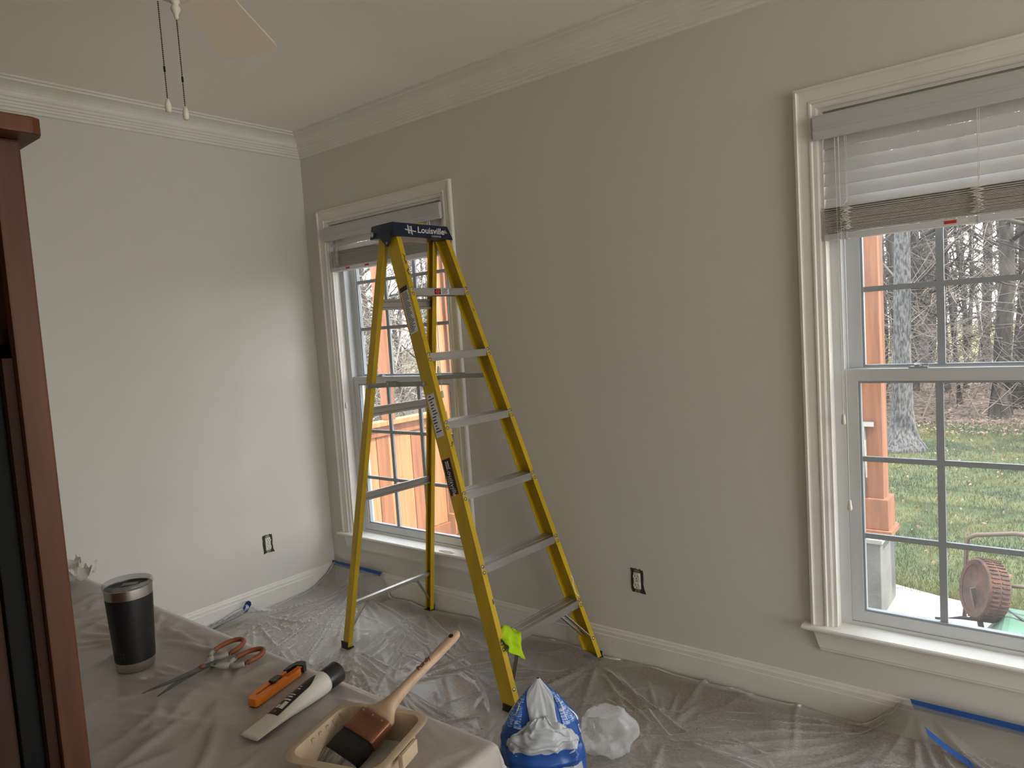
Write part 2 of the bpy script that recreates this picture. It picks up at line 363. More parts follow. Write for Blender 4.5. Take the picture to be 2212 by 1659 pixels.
# ------------------------------------------------------------------ windows
def make_window(n, x0, x1):
    w = thing('window_%d' % n, ((x0+x1)/2, 0, ZS), kind='structure',
              label=('white nine-over-nine window behind the ladder by the room corner' if n == 1 else 'white nine-over-nine window looking onto the lawn, at right'))
    prof = [(0, -.002), (0, -.022), (.009, -.024), (.013, -.018), (.018, -.0165), (.046, -.014), (.050, -.018), (.056, -.018), (.060, -.012), (.072, -.011), (CW, -.008), (CW, -.002)]
    n_ = len(prof)
    def piece(A, E):
        return verts_faces(bb, A+E, [(i, (i+1) % n_, n_+(i+1) % n_, n_+i) for i in range(n_)]+[tuple(range(n_)), tuple(range(n_, 2*n_))])
    bb = B(); piece([(x0+o, y, ZS) for o, y in prof], [(x0+o, y, ZT-o) for o, y in prof]); obj('casing', bb, 'trim_paint', w)
    bb = B(); piece([(x1-o, y, ZS) for o, y in prof], [(x1-o, y, ZT-o) for o, y in prof]); obj('casing', bb, 'trim_paint', w)
    bb = B(); piece([(x0+o, y, ZT-o) for o, y in prof], [(x1-o, y, ZT-o) for o, y in prof]); obj('casing', bb, 'trim_paint', w)
    a, c = x0+CW, x1-CW
    # stool with horns and a rounded nose
    st = B(); prism(st, [(-.046, .331), (-.050, .336), (-.050, .342), (-.046, .347), (-.001, .347), (-.001, .328), (-.040, .328)], x0-.028, x1+.028,
                    Matrix(((0, 0, 1, 0), (1, 0, 0, 0), (0, 1, 0, 0), (0, 0, 0, 1))))
    box(st, a+.0005, c-.0005, -.001, .055, .328, .347)
    sto = obj('stool', st, 'trim_paint', w)
    if n == 1:
        bb = B(); pts = []
        for k in range(18):
            th = 2*math.pi*k/18; rr = 1+.35*nz(k*.9, 3.3); pts.append((1.02+.055*rr*math.cos(th), -.022+.016*rr*math.sin(th)))
        prism(bb, pts, .3472, .3478); obj('bare_wood_patch', bb, 'filler', sto, label='brown bare wood patch')
    ap = B(); pr = [(0, .328), (-.016, .328), (-.016, .262), (-.012, .258), (-.012, .252), (0, .250)]
    L = [(x0+.004+(.328-z)*.32, y-.001, z) for y, z in pr]; E_ = [(x1-.004-(.328-z)*.32, y-.001, z) for y, z in pr]; k = len(pr)
    verts_faces(ap, L+E_, [(i, (i+1) % k, k+(i+1) % k, k+i) for i in range(k)]+[tuple(range(k)), tuple(range(k, 2*k))]); obj('apron', ap, 'trim_paint', w)
    # jamb extension + vinyl frame
    j = B(); box(j, a, a+.012, -.002, .05, ZS, 2.21); box(j, c-.012, c, -.002, .05, ZS, 2.21); box(j, a+.012, c-.012, -.002, .05, 2.198, 2.21)
    obj('jamb', j, 'trim_paint', w)
    f = B()
    for s0, s1 in ((a+.001, a+.048), (c-.048, c-.001)):
        box(f, s0, s1, .05, .135, .333, 2.205)
    box(f, a+.048, c-.048, .05, .135, 2.172, 2.205); box(f, a+.048, c-.048, .05, .15, .333, .360)
    box(f, a+.048, a+.053, .086, .092, .36, 2.17); box(f, c-.053, c-.048, .086, .092, .36, 2.17)
    obj('frame', f, 'vinyl', w)
    # sashes
    def sash(name, xa, xb, y0, y1, z0, z1, st_w, bot, top, zg):
        s = B(); box(s, xa, xa+st_w, y0, y1, z0, z1); box(s, xb-st_w, xb, y0, y1, z0, z1)
        box(s, xa+st_w, xb-st_w, y0, y1, z0, z0+bot); box(s, xa+st_w, xb-st_w, y0, y1, z1-top, z1)
        so = obj(name, s, 'vinyl', w)
        gx0, gx1, gz0, gz1 = xa+st_w, xb-st_w, z0+bot, z1-top; ym = (y0+y1)/2
        # glazing bead
        gb = B(); e = .008
        box(gb, gx0, gx0+e, y0+.004, y1-.004, gz0, gz1); box(gb, gx1-e, gx1, y0+.004, y1-.004, gz0, gz1)
        box(gb, gx0+e, gx1-e, y0+.004, y1-.004, gz0, gz0+e); box(gb, gx0+e, gx1-e, y0+.004, y1-.004, gz1-e, gz1)
        obj('glazing_bead', gb, 'muntin_vinyl', so)
        mwid = .0115
        xv = [gx0+(gx1-gx0)*q/3 for q in (1, 2)]; zv = [gz0+(gz1-gz0)*q/3 for q in (1, 2)]
        for q in xv: obj('muntin', box(B(), q-mwid, q+mwid, ym-.006, ym+.006, gz0+e, gz1-e), 'muntin_vinyl', so)
        for q in zv: obj('muntin', box(B(), gx0+e, gx1-e, ym-.0062, ym+.0062, q-mwid*.8, q+mwid*.8), 'muntin_vinyl', so)
        xe = [gx0+e]+xv+[gx1-e]; ze = [gz0+e]+zv+[gz1-e]
        for i in range(3):
            for k_ in range(3):
                obj('pane', box(B(), xe[i]+(mwid if i else 0), xe[i+1]-(mwid if i < 2 else 0), ym-.0015, ym+.0015,
                                ze[k_]+(mwid*.8 if k_ else 0), ze[k_+1]-(mwid*.8 if k_ < 2 else 0)), 'glass', so)
        return so
    lo = sash('lower_sash', a+.049, c-.049, .056, .086, .361, 1.293, .041, .040, .043, 0)
    hi = sash('upper_sash', a+.054, c-.054, .093, .122, 1.255, 2.17, .046, .042, .04, 0)
    for q in (.30, .70):
        k = B(); x = a+(c-a)*q; box(k, x-.028, x+.028, .058, .084, 1.2932, 1.299); lathe(k, [(.0, 0), (.014, 0), (.014, .006), (.008, .010), (0, .010)], 10, T(x, .072, 1.299)); box(k, x-.004, x+.03, .064, .072, 1.302, 1.308)
        obj('sash_lock', k, 'muntin_vinyl', w)
    k = B(); box(k, a+.010, a+.0125, .02, .026, 1.36, 1.44); obj('tilt_latch', k, 'outlet_white', w)
    return w
win1 = make_window(1, *WIN[0]); win2 = make_window(2, *WIN[1])

# ------------------------------------------------------------------ blinds
def make_blind(xa, xb, label, n_open, z_stack_top, n_stack, tassels, labs, val=(2.100, 2.183)):
    t = thing('window_blind', ((xa+xb)/2, 0, 2.19), label, 'blind')
    v0, v1 = val
    pr = [(.004, v1), (-.030, v1), (-.036, v1-.010), (-.036, v1-.040), (-.033, v1-.044), (-.033, v1-.050), (-.037, v1-.056), (-.033, v1-.066), (-.028, v0+.006), (-.030, v0), (-.020, v0), (-.018, v1-.01), (.004, v1-.01)]
    va = B(); prism(va, [(y, z) for y, z in pr], xa-.012, xb+.012, Matrix(((0, 0, 1, 0), (1, 0, 0, 0), (0, 1, 0, 0), (0, 0, 0, 1))))
    vo = obj('valance', va, 'blind_white', t)
    for sx in (xa-.0125, xb+.0095): obj('valance_return', box(B(), sx, sx+.003, -.030, .02, v0+.004, v1-.002), 'blind_white', vo)
    obj('headrail', box(B(), xa+.006, xb-.006, -.014, .036, 2.135, 2.180), 'blind_white', t)
    wdt, thk = .050, .0028
    sl = B(); N = 6; ring = []
    for i in range(N+1):
        q = i/N-.5; ring.append((q*wdt, .0022*(1-4*q*q)))
    poly = [(y, z) for y, z in ring] + [(y, z-thk) for y, z in ring[::-1]]
    prism(sl, poly, xa+.008, xb-.008, Matrix(((0, 0, 1, 0), (1, 0, 0, 0), (0, 1, 0, 0), (0, 0, 0, 1))))
    off = Vector((ORG[t.name].x, 0, 0)); bmesh.ops.translate(sl, verts=sl.verts, vec=-off)
    me = bpy.data.meshes.new('slat'); bmesh.ops.recalc_face_normals(sl, faces=sl.faces); sl.to_mesh(me); sl.free()
    me.materials.append(MT['blind_white'])
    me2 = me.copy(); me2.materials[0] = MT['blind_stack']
    def slat(z, tilt, m_):
        o = bpy.data.objects.new('slat', m_); COL.objects.link(o); o.parent = t
        o.location = (0, .014, z-2.19); o.rotation_euler = (tilt, 0, 0)
    zt = v0-.002
    for i in range(n_open): slat(zt-.004-.0430*i, R(64), me)
    pit_ = .0046
    for i in range(n_stack): slat(z_stack_top-pit_*i - (.006 if i > 2 else .0025*i), R(2+1.5*nz(i*1.3)), me2)
    zb = z_stack_top-pit_*n_stack-.009
    br = B(); box(br, xa+.008, xb-.008, -.012, .040, zb-.020, zb); rail = obj('bottom_rail', br, 'blind_white', t, bevel=.002)
    zr = zb-.020
    for q in labs:
        x = xa+(xb-xa)*q
        obj('warning_label', box(B(), x, x+.034, -.0126, -.0121, zr+.005, zr+.015), 'print_red', rail, label='small red warning label')
        obj('warning_label', box(B(), x+.037, x+.062, -.0126, -.0121, zr+.005, zr+.015), 'print_white', rail, label='small white warning label')
    for q in (.09, .50, .91):
        x = xa+(xb-xa)*q
        cd = B(); tube(cd, [(x, -.014, 2.135), (x+.002, -.015, z_stack_top+.01)], .0016, 5)
        tube(cd, [(x+.006, -.014, 2.135), (x+.005, -.015, z_stack_top+.02), (x-.008, -.017, z_stack_top)], .0013, 5)
        obj('ladder_cord', cd, 'cord', t)
        random.seed(int(x*1000)); cb = B()
        for s in range(3):
            pts = []; zz = z_stack_top-.002; side = 1
            while zz > zb+.004:
                pts.append((x+(s-1)*.006+side*random.uniform(.006, .016), -.016-random.uniform(0, .010), zz)); side = -side; zz -= random.uniform(.0035, .0075)
            sm = []
            for i in range(len(pts)-1):
                p0, p1 = Vector(pts[i]), Vector(pts[i+1]); sm += [p0, p0.lerp(p1, .5)+Vector((0, -.002, .001))]
            if len(sm) > 2: tube(cb, sm, .0014, 5)
        obj('cord_bundle', cb, 'cord', t)
        pl = B(); tube(pl, [(x, -.013, zb+.004), (x, -.0145, zb-.012), (x, -.014, zb-.020)], .0012, 5); lathe(pl, [(0, -.004), (.006, -.003), (.007, 0), (0, .002)], 10, T(x, -.006, zr-.001)); obj('cord_plug', pl, 'blind_white', t)
    for x, zb_ in tassels:
        c = B(); tube(c, [(x, -.020, 2.112), (x+.003, -.021, zb_+.3), (x+.002, -.020, zb_+.02)], .0015, 5); co = obj('lift_cord', c, 'cord', t)
        q = B(); lathe(q, [(0, .020), (.005, .019), (.0065, .006), (.0065, .002), (.0085, -.006), (.0080, -.014), (.004, -.018), (0, -.018)], 12, T(x+.002, -.020, zb_)); obj('tassel', q, 'outlet_white', co, smooth=True)
    return t
make_blind(WIN[1][0]+CW+.002, WIN[1][1]-CW-.002, 'white slatted blind half raised in the window onto the lawn', 6, 1.866, 18, [(3.036, 1.120), (3.048, .812)], (.40,))
bl1 = make_blind(WIN[0][0]+CW+.002, WIN[0][1]-CW-.002, 'white slatted blind drawn nearly all the way up behind the ladder', 2, 2.040, 19, [(.268, 1.13), (1.055, 1.33), (1.07, 1.20)], (.16, .34))
# bit of painter's tape wadded on the cord of the left blind
b = B(); grid(b, 8, 5, lambda u, v: Vector((1.012+.05*(u-.5)+.012*nz(u*3, v*3), -.024+.012*nz(u*4, v*4, 2), 1.485+.055*(v-.5)+.035*(u-.5)+.012*nz(u*5, v*4, 7))))
tape_wad = obj('tape_scrap', b, 'tape_blue', origin=(1.012, -.024, 1.485)); tag(tape_wad, 'wadded blue tape scrap caught on the cord of the blind behind the ladder', 'tape')

# ------------------------------------------------------------------ step ladder
LX, LY, LTH = 1.9768, -0.3414, -0.0409
lad = thing('step_ladder', (LX, LY, 0), 'tall yellow fibreglass step ladder with navy top cap and grey metal steps', 'ladder', rz=LTH, local=True)
ORG[lad.name] = Vector((0, 0, 0))
LM = T(LX, LY, 0) @ RZ(LTH)
KF, KR = .3353, .1775
def fs(z): return -KF*z
def fwid(z): return .2836+.0125-.0662*z
def rs(z): return -1.135+KR*z
def rwid(z): return .288-.064*z
def rail(name, sfun, wfun, sg, depth, fl, thk, z0, z1, front, woff=0.0):
    """C channel: web on the outer side, flanges turned inward. depth runs in s, fl in w"""
    bm = B(); n = []
    dirn = -1 if front else 1
    for z in (z0, z1):
        s0 = sfun(z); w0 = woff*(1-z/2)+sg*wfun(z); i = -sg
        s1 = s0+dirn*depth
        sec = [(s0, w0), (s1, w0), (s1, w0+i*fl), (s1-dirn*thk, w0+i*fl), (s1-dirn*thk, w0+i*thk), (s0+dirn*thk, w0+i*thk), (s0+dirn*thk, w0+i*fl), (s0, w0+i*fl)]
        n.append([Vector((a, b_, z)) for a, b_ in sec])
    k = 8
    verts_faces(bm, n[0]+n[1], [(i, (i+1) % k, k+(i+1) % k, k+i) for i in range(k)]+[(0, 1, 4, 5), (1, 2, 3, 4), (5, 6, 7, 0), (8, 13, 12, 9), (9, 12, 11, 10), (13, 8, 15, 14)])
    return obj(name, bm, 'fiberglass_yellow', lad, bevel=.0012)
FR = {}
for sg in (-1, 1):
    FR[sg] = rail('front_rail', fs, fwid, sg, .077, .027, .004, .012, 1.985, True)
    FR[sg*2] = rail('rear_rail', rs, rwid, sg, .042, .026, .0035, .012, 1.975, False, -.02)
# steps
for k in range(6):
    z = .254+.2917*k; s = fs(z)-.003; wh = fwid(z)-.004
    bm = B(); zt = z+.014
    prof = [(s+.004, zt-.034), (s+.004, zt-.001), (s+.002, zt), (s-.010, zt), (s-.011, zt-.002), (s-.022, zt-.002), (s-.023, zt), (s-.046, zt), (s-.047, zt-.002), (s-.058, zt-.002), (s-.059, zt), (s-.070, zt), (s-.072, zt-.001), (s-.072, zt-.034),
            (s-.070, zt-.034), (s-.070, zt-.004), (s+.002, zt-.004), (s+.002, zt-.034)]
    prism(bm, prof, -wh, wh, Matrix(((1, 0, 0, 0), (0, 0, 1, 0), (0, 1, 0, 0), (0, 0, 0, 1))))
    # keep steps inside channel flanges: front skirt sits just inside the front flange
    bmesh.ops.translate(bm, verts=bm.verts, vec=(-.002, 0, 0))
    st = obj('step', bm, 'aluminium', lad)
    for sg in (-1, 1):
        for dz in (.012, -.012):
            zz = z+dz; rv = B()
            Mv = T(fs(zz)+.0005, sg*(fwid(zz)-.0125), zz) @ RY(R(90))
            lathe(rv, [(.0078, 0), (.0078, .0015), (.005, .0035), (0, .004)], 12, Mv); obj('rivet', rv, 'steel_dull', FR[sg], smooth=True)
    if k == 5:
        lb = box(B(), s+.0021, s+.0030, -.040, .052, zt-.030, zt-.004); lo_ = obj('step_label', lb, 'print_white', st, label='black, red and white step label')
        obj('label_panel', box(B(), s+.0030, s+.0034, -.039, .001, zt-.029, zt-.005), 'print_black', st)
        e = B(); lathe(e, [(0, 0), (.0095, 0), (.0095, .0004), (0, .0004)], 18, T(s+.0034, -.019, zt-.017) @ RY(R(90)) @ Matrix.Diagonal((1, 1.6, 1, 1))); obj('label_oval', e, 'print_red', st)
        for q in range(4): obj('label_line', box(B(), s+.0030, s+.0034, .006, .046-.005*(q % 2), zt-.011-.006*q+.002, zt-.011-.006*q+.005), 'print_black', st)
# diagonal braces under the bottom step
for sg in (-1, 1):
    for ds in (-.006, -.060):
        bm = B(); bar(bm, (fs(.25)+ds-.004, sg*.155, .235), (fs(.10)+ds*.9-.004, sg*(fwid(.10)-.012), .095), .004, .020, (1, 0, 0)); obj('step_brace', bm, 'aluminium', lad)
    rv = B(); lathe(rv, [(.008, 0), (.008, .002), (0, .005)], 12, T(fs(.095)+.0005, sg*(fwid(.095)-.0125), .095) @ RY(R(90))); obj('rivet', rv, 'steel', FR[sg], smooth=True)
    # wear and scuffs on the front flanges
rnd = random.Random(3)
for sg, zz, ln, m_ in ((-1, 1.86, .05, 'scuff'), (-1, 1.80, .03, 'scuff'), (-1, 1.05, .02, 'scuff'), (1, .33, .10, 'print_white'), (-1, .42, .02, 'scuff'), (1, 1.62, .012, 'scuff')):
    bm = B(); pts = [(rnd.uniform(-.009, .006), ln*(q/5-.5)) for q in range(6)]; poly = [(a, b_) for a, b_ in pts]+[(a+rnd.uniform(.003, .008), b_) for a, b_ in pts[::-1]]
    prism(bm, poly, 0, .0004, axes((fs(zz)+.0004, sg*(fwid(zz)-.0135), zz), (0, 1, 0), (-KF/1.0547, 0, 1/1.0547), (1/1.0547, 0, KF/1.0547))); obj('paint_scuff', bm, m_, FR[sg])
# rear horizontals
for z, hh in ((1.669, .050), (1.170, .045), (.758, .040)):
    s = rs(z)+.016; wh = rwid(z)-.002; bm = B()
    pr = [(0, -hh/2), (.012, -hh/2), (.012, -hh*.28), (.006, -hh*.22), (.006, hh*.22), (.012, hh*.28), (.012, hh/2), (0, hh/2)]
    prism(bm, [(s+a-.004, z+c_) for a, c_ in pr], -wh-.02*(1-z/2)+.004, wh-.02*(1-z/2)-.004, Matrix(((1, 0, 0, 0), (0, 0, 1, 0), (0, 1, 0, 0), (0, 0, 0, 1)))); obj('rear_crossbar', bm, 'aluminium', lad)
z = .225; obj('rear_crossbar', box(B(), rs(z)+.008, rs(z)+.030, -rwid(z)-.013, rwid(z)-.024, z-.010, z+.008), 'aluminium', lad, bevel=.002)
for sg in (-1, 1):
    bm = B(); bar(bm, (rs(.215)+.02, sg*.17-.02, .214), (rs(.075)+.018, sg*(rwid(.07)-.014)-.02, .075), .007, .018, (1, 0, 0)); br_ = obj('rear_brace', bm, 'aluminium', lad)
    rv = B(); box(rv, rs(.2)+.012, rs(.2)+.028, sg*.165-.03, sg*.165-.01, .205, .222); obj('brace_clip', rv, 'steel', br_)
# spreaders
for sg in (-1, 1):
    zf, zr = 1.306, 1.295
    A = Vector((fs(zf)-.055, sg*(fwid(zf)+.002), zf)); E_ = Vector((rs(zr)+.02, sg*(rwid(zr)+.002)-.007, zr)); mid = A.lerp(E_, .53)+Vector((0, 0, .003))
    bm = B(); bar(bm, A, mid, .003, .022); obj('spreader_arm', bm, 'steel_dull', lad)
    bm = B(); bar(bm, mid+Vector((.02, sg*.002, 0)), E_, .003, .022); obj('spreader_arm', bm, 'steel_dull', lad)
    bm = B(); bar(bm, mid+Vector((.035, sg*.004, .003)), mid+Vector((-.045, sg*.004, .003)), .003, .028); pl = obj('spreader_joint', bm, 'steel_dull', lad)
    for q in (.02, -.03):
        rv = B(); lathe(rv, [(.005, 0), (.005, .003), (0, .005)], 10, T(mid.x+q, mid.y+sg*.0055, mid.z+.003) @ RX(R(90)*(1 if sg < 0 else -1))); obj('rivet', rv, 'steel', pl)
    for q in (A, E_):
        rv = B(); lathe(rv, [(.009, 0), (.009, .003), (0, .006)], 12, T(q.x, q.y+sg*.0015, q.z) @ RX(R(90)*(1 if sg < 0 else -1))); obj('rivet', rv, 'steel', lad)
# feet
for sg in (-1, 1):
    ft = B(); w0 = sg*fwid(0); x0, x1 = fs(0)-.082, fs(0)+.004
    ya, yb = sorted((w0+sg*.003, w0-sg*.032)); box(ft, x0, x1, ya, yb, .001, .012)
    ya, yb = sorted((w0+sg*.003, w0+sg*.0005)); box(ft, x0+.004, x1-.006, ya, yb, .012, .034)
    obj('foot', ft, 'rubber', lad, bevel=.001)
    w0 = sg*rwid(0)-.02; x0, x1 = rs(0)-.004, rs(0)+.048; ft = B()
    ya, yb = sorted((w0+sg*.003, w0-sg*.034)); box(ft, x0, x1, ya, yb, .001, .011)
    ya, yb = sorted((w0+sg*.003, w0+sg*.0005)); box(ft, x0, x1, ya, yb, .011, .040)
    obj('foot', ft, 'rubber', lad, bevel=.001)
# top cap
sA, sB = fs(2.03)+.004, fs(2.03)-.148; zb, zt = 1.962, 2.030
cw_t, cw_b = .172, .183
bm = B()
hexa(bm, [(fs(zb)+.006, -cw_b, zb), (fs(zb)+.006, cw_b, zb), (sB-.004, cw_b-.004, zb+.004), (sB-.004, -cw_b+.004, zb+.004), (sA, -cw_t, zt), (sA, cw_t, zt), (sB, cw_t-.004, zt-.002), (sB, -cw_t+.004, zt-.002)])
capo = obj('top_cap', bm, 'cap_navy', lad, bevel=.006); auto_smooth(capo, 50)
for sg in (-1, 1):
    br_ = B(); y = sg*(cw_b+.0005)
    Mb = Matrix(((1, 0, 0, 0), (0, 0, 1, y-.0025), (0, 1, 0, 0), (0, 0, 0, 1)))
    prism(br_, [(fs(1.97)-.018, 1.985), (fs(1.97)-.010, 1.955), (fs(1.97)-.036, 1.925), (fs(1.97)-.044, 1.921), (fs(1.97)-.052, 1.925), (fs(1.97)-.085, 1.958), (fs(1.97)-.088, 1.985)], 0, .005, Mb)
    bo = obj('hinge_bracket', br_, 'cap_navy', capo)
    rv = B(); lathe(rv, [(.006, 0), (.006, .002), (0, .003)], 12, T(fs(1.97)-.044, y+sg*.0025, 1.937) @ RX(R(90)*(1 if sg < 0 else -1))); obj('rivet', rv, 'steel_dull', capo)
    rv = B(); lathe(rv, [(.012, 0), (.012, .003), (.009, .004), (.009, .001), (0, .001)], 16, T(sB+.022, y-sg*.001, 1.988) @ RX(R(90)*(1 if sg < 0 else -1))); obj('hinge_ring', rv, 'steel', capo)
# lettering on the front of the cap and label on the near rail
fn = Vector((zt-zb, 0, (fs(zb)+.006)-sA)).normalized(); fu = Vector((sA-(fs(zb)+.006), 0, zt-zb)).normalized()
c0 = Vector(((sA+fs(zb)+.006)/2, 0, (zt+zb)/2))+fn*.0006
def capM(y, h): return axes(c0+Vector((0, y, 0))+fu*h, (0, 1, 0), tuple(fu), tuple(fn))
text('lettering', 'Louisville', .046, capM(.048, .003), 'print_white', capo, shear=.35, bold=.0004)
text('lettering', 'LADDER', .012, capM(.075, -.024), 'print_white', capo, space=1.5)
lg = B()
for q in (-.013, .006): box(lg, q, q+.005, -.022, .024, 0, .0006, capM(-.078, 0) @ RZ(R(-12)))
for q in range(5): box(lg, -.009, .008, -.016+.008*q, -.014+.008*q, 0, .0006, capM(-.078, 0) @ RZ(R(-12)))
box(lg, -.030, .034, -.004, .0005, 0, .0006, capM(-.078, 0) @ RZ(R(-8))); obj('ladder_logo', lg, 'print_white', capo)
sk = B(); prism(sk, [(-.012, -.008), (.012, -.008), (0, .012)], 0, .0005, capM(.145, .004)); obj('triangle_sticker', sk, 'filler', capo)
wh_ = Vector((0, -1, 0)); 
def webM(z, ds):   # on the outside of the near front rail; x along rail downward, y across toward the front
    d = Vector((KF, fwid(0)*0+.0, -1)).normalized(); wy = -fwid(z)
    tilt = Vector((0, -.0662, 0)); d = Vector((KF, -.0662, -1)).normalized(); nrm = Vector((0, -1, .0662)).normalized(); nrm = (nrm-d*nrm.dot(d)).normalized(); c = nrm.cross(d)
    return axes(Vector((fs(z)+ds, wy, z))+nrm*.0004, tuple(d), tuple(c), tuple(nrm))
def label_plate(z, ds, ln, wd, m_, name, lab):
    return obj(name, box(B(), -ln/2, ln/2, -wd/2, wd/2, 0, .0005, webM(z, ds)), m_, FR[-1], label=lab)
label_plate(1.632, -.040, .218, .050, 'print_white', 'warning_sticker', 'long white warning sticker')
obj('sticker_header', box(B(), -.109, -.087, -.025, .025, .0005, .0009, webM(1.632, -.040)), 'print_black', FR[-1])
rnd = random.Random(5)
for q in range(27):
    y1 = rnd.uniform(.004, .022); obj('print_line', box(B(), -.082+.0069*q, -.0790+.0069*q, -.021, y1, .0005, .0008, webM(1.632, -.040)), 'print_black', FR[-1])
label_plate(1.170, -.042, .190, .048, 'print_white', 'specification_sticker', 'white specification sticker')
for q in range(13):
    y0, y1 = rnd.uniform(-.021, -.01), rnd.uniform(-.002, .02); obj('print_line', box(B(), -.088+.013*q, -.083+.013*q, y0, y1, .0005, .0008, webM(1.170, -.042)), 'print_black', FR[-1])
label_plate(.914, -.044, .158, .050, 'print_red', 'brand_sticker_border', 'thin red sticker border')
obj('brand_sticker', box(B(), -.077, .077, -.0235, .0235, .0005, .0008, webM(.914, -.044)), 'print_black', FR[-1], label='black brand sticker')
text('lettering', 'Louisville', .034, webM(.914, -.044) @ T(.018, .001, .0009), 'print_white', FR[-1], shear=.3)
text('lettering', 'LADDER', .010, webM(.914, -.044) @ T(.022, -.016, .0009), 'print_white', FR[-1], space=1.7)
lg = B()
for q in (-.009, .005): box(lg, -.068+.0, -.040, q, q+.004, .0008, .0013, webM(.914, -.044))
for q in range(4): box(lg, -.065+.006*q, -.063+.006*q, -.007, .007, .0008, .0013, webM(.914, -.044))
obj('ladder_logo', lg, 'print_white', FR[-1])

# neon cloths on the ladder
def cloth(name, fn, label, nu=26, nv=22, thick=.002):
    b_ = B(); grid(b_, nu, nv, lambda u, v: LM @ Vector(fn(u, v))); org = LM @ Vector(fn(.5, .5))
    o = obj(name, b_, 'neon_cloth', origin=org, smooth=True); tag(o, label, 'cloth', 'neon yellow cleaning cloths')
    md = o.modifiers.new('thickness', 'SOLIDIFY'); md.thickness = thick; return o
def c1(u, v):
    z0 = .254+.014; s0 = fs(.254)
    w_ = -.268+.105*u+.012*nz(v*3, u*2); t = v*.19
    if t < .085: s = s0-.075+t; z = z0+.007+.03*max(0, nz(u*5, v*6, 1))+.034*math.exp(-((u-.45)/.28)**2)*math.exp(-((v-.27)/.13)**2)
    else:
        k = t-.085; s = s0+.014+.016*math.sin(u*10+k*24)*.8+.012*k/.1; z = z0+.012-k*(.35+.75*u)+.006*nz(u*5, v*4, 3)
    return (s+.006*nz(u*6, v*6, 9), w_, z)
cloth('cleaning_cloth', c1, 'bright neon yellow cloth draped over the near end of the lowest ladder step')
def c2(u, v):
    return (sB+.012+.105*u+.006*nz(u*3, v*3, 5), -.055+.16*v+.01*nz(u*3, v*2, 6), 2.0315+.013*(math.sin(math.pi*min(1, v*1.05))**.7)*sstep(0, .25, u)*sstep(1, .8, u)*(.8+.5*nz(u*4, v*5, 2)))
cloth('cleaning_cloth', c2, 'neon yellow cloth lying flat on top of the navy ladder cap')

# ------------------------------------------------------------------ plastic sheet on the floor
def crease_field(X, Y, cr):
    """sum of narrow curved folds: each (x0, y0, angle, length, width, height, bend)"""
    Zc = np.zeros_like(X)
    for x0, y0, an, ln, wd_, ht, bend in cr:
        c, s_ = math.cos(an), math.sin(an); dx, dy = X-x0, Y-y0
        a = dx*c+dy*s_; d_ = -dx*s_+dy*c - bend*a*(1-a/ln)*4/ln*ln*.25
        m_ = (a > 0) & (a < ln) & (np.abs(d_) < wd_*4)
        if not m_.any(): continue
        u = a[m_]/ln; prof = np.exp(-np.abs(d_[m_]/wd_)**1.5)*np.sin(np.pi*u**.7)**.8
        Zc[m_] = np.maximum(Zc[m_], ht*prof)+.35*np.minimum(Zc[m_], ht*prof)
    return Zc
def np_sstep(a, b, x):
    t = np.clip((x-a)/(b-a), 0, 1); return t*t*(3-2*t)
NUx, NVy = 520, 360
U, Vv = np.meshgrid(np.linspace(0, 1, NUx+1), np.linspace(0, 1, NVy+1), indexing='ij')
SX = .02+4.6*U; SY = -.019-3.0*Vv**1.25
SX[0, :] += .02
wob = np.array([nz(x*2.5, 7) for x in SX[:, 1]])
SY[:, 0] -= (.028+.018*wob)*np_sstep(.44, .62, SX[:, 0])*np_sstep(3.24, 3.05, SX[:, 0])
base = np.array([[.004*(nz(x*3, y*3)+.5)+.010*ridge(x*1.6+.6*nz(x, y, 4)+y*.5, y*1.9, 1.0, 6) for y in (-.02-3.0*(np.linspace(0, 1, 91)**1.25))] for x in np.linspace(.02, 4.62, 131)])
gi = np.clip(U*130, 0, 129.999); gj = np.clip(Vv*90, 0, 89.999); i0 = gi.astype(int); j0 = gj.astype(int); fi, fj = gi-i0, gj-j0
SZ = .006+base[i0, j0]*(1-fi)*(1-fj)+base[i0+1, j0]*fi*(1-fj)+base[i0, j0+1]*(1-fi)*fj+base[i0+1, j0+1]*fi*fj
rc = random.Random(21); CR = []
def fan_(x0, y0, a0, a1, n, l0, l1, h0=.006, h1=.016, r0=.05):
    for q in range(n):
        an = R(rc.uniform(a0, a1)); rr = rc.uniform(r0*.4, r0*2.5)
        CR.append((x0+rr*math.cos(an), y0+rr*math.sin(an), an+rc.uniform(-.06, .06), rc.uniform(l0, l1), rc.uniform(.0055, .009), rc.uniform(h0, h1)*1.15, rc.uniform(-.10, .10)))
fan_(.28, -.06, -110, -15, 26, .5, 2.0); fan_(.28, -.05, -80, -45, 8, 1.0, 2.4, .010, .02)
fan_(3.24, -.04, -175, -20, 26, .25, 1.0, .008, .02); fan_(2.50, -.46, 0, 360, 22, .10, .55, .006, .016); fan_(2.50, -.46, -20, 15, 5, .6, 1.0, .008, .016)
fan_(2.0, -.10, -150, -20, 10, .3, .9); fan_(1.90, -.66, -150, 60, 12, .2, .8); fan_(.86, -.60, -120, 20, 12, .3, 1.0); fan_(.86, -.08, -120, -20, 8, .3, 1.0)
fan_(1.35, -.75, 0, 360, 18, .12, .6); fan_(2.95, -.42, 0, 360, 16, .1, .45); fan_(.08, -.64, -70, 40, 10, .3, 1.1)
for q in range(150):
    CR.append((rc.uniform(.1, 3.6), rc.uniform(-1.7, -.1), R(rc.choice((-35, -50, -20, -70, 10))+rc.gauss(0, 18)), rc.uniform(.12, .7), rc.uniform(.004, .010), rc.uniform(.003, .011), rc.uniform(-.2, .2)))
SZ += crease_field(SX, SY, CR)
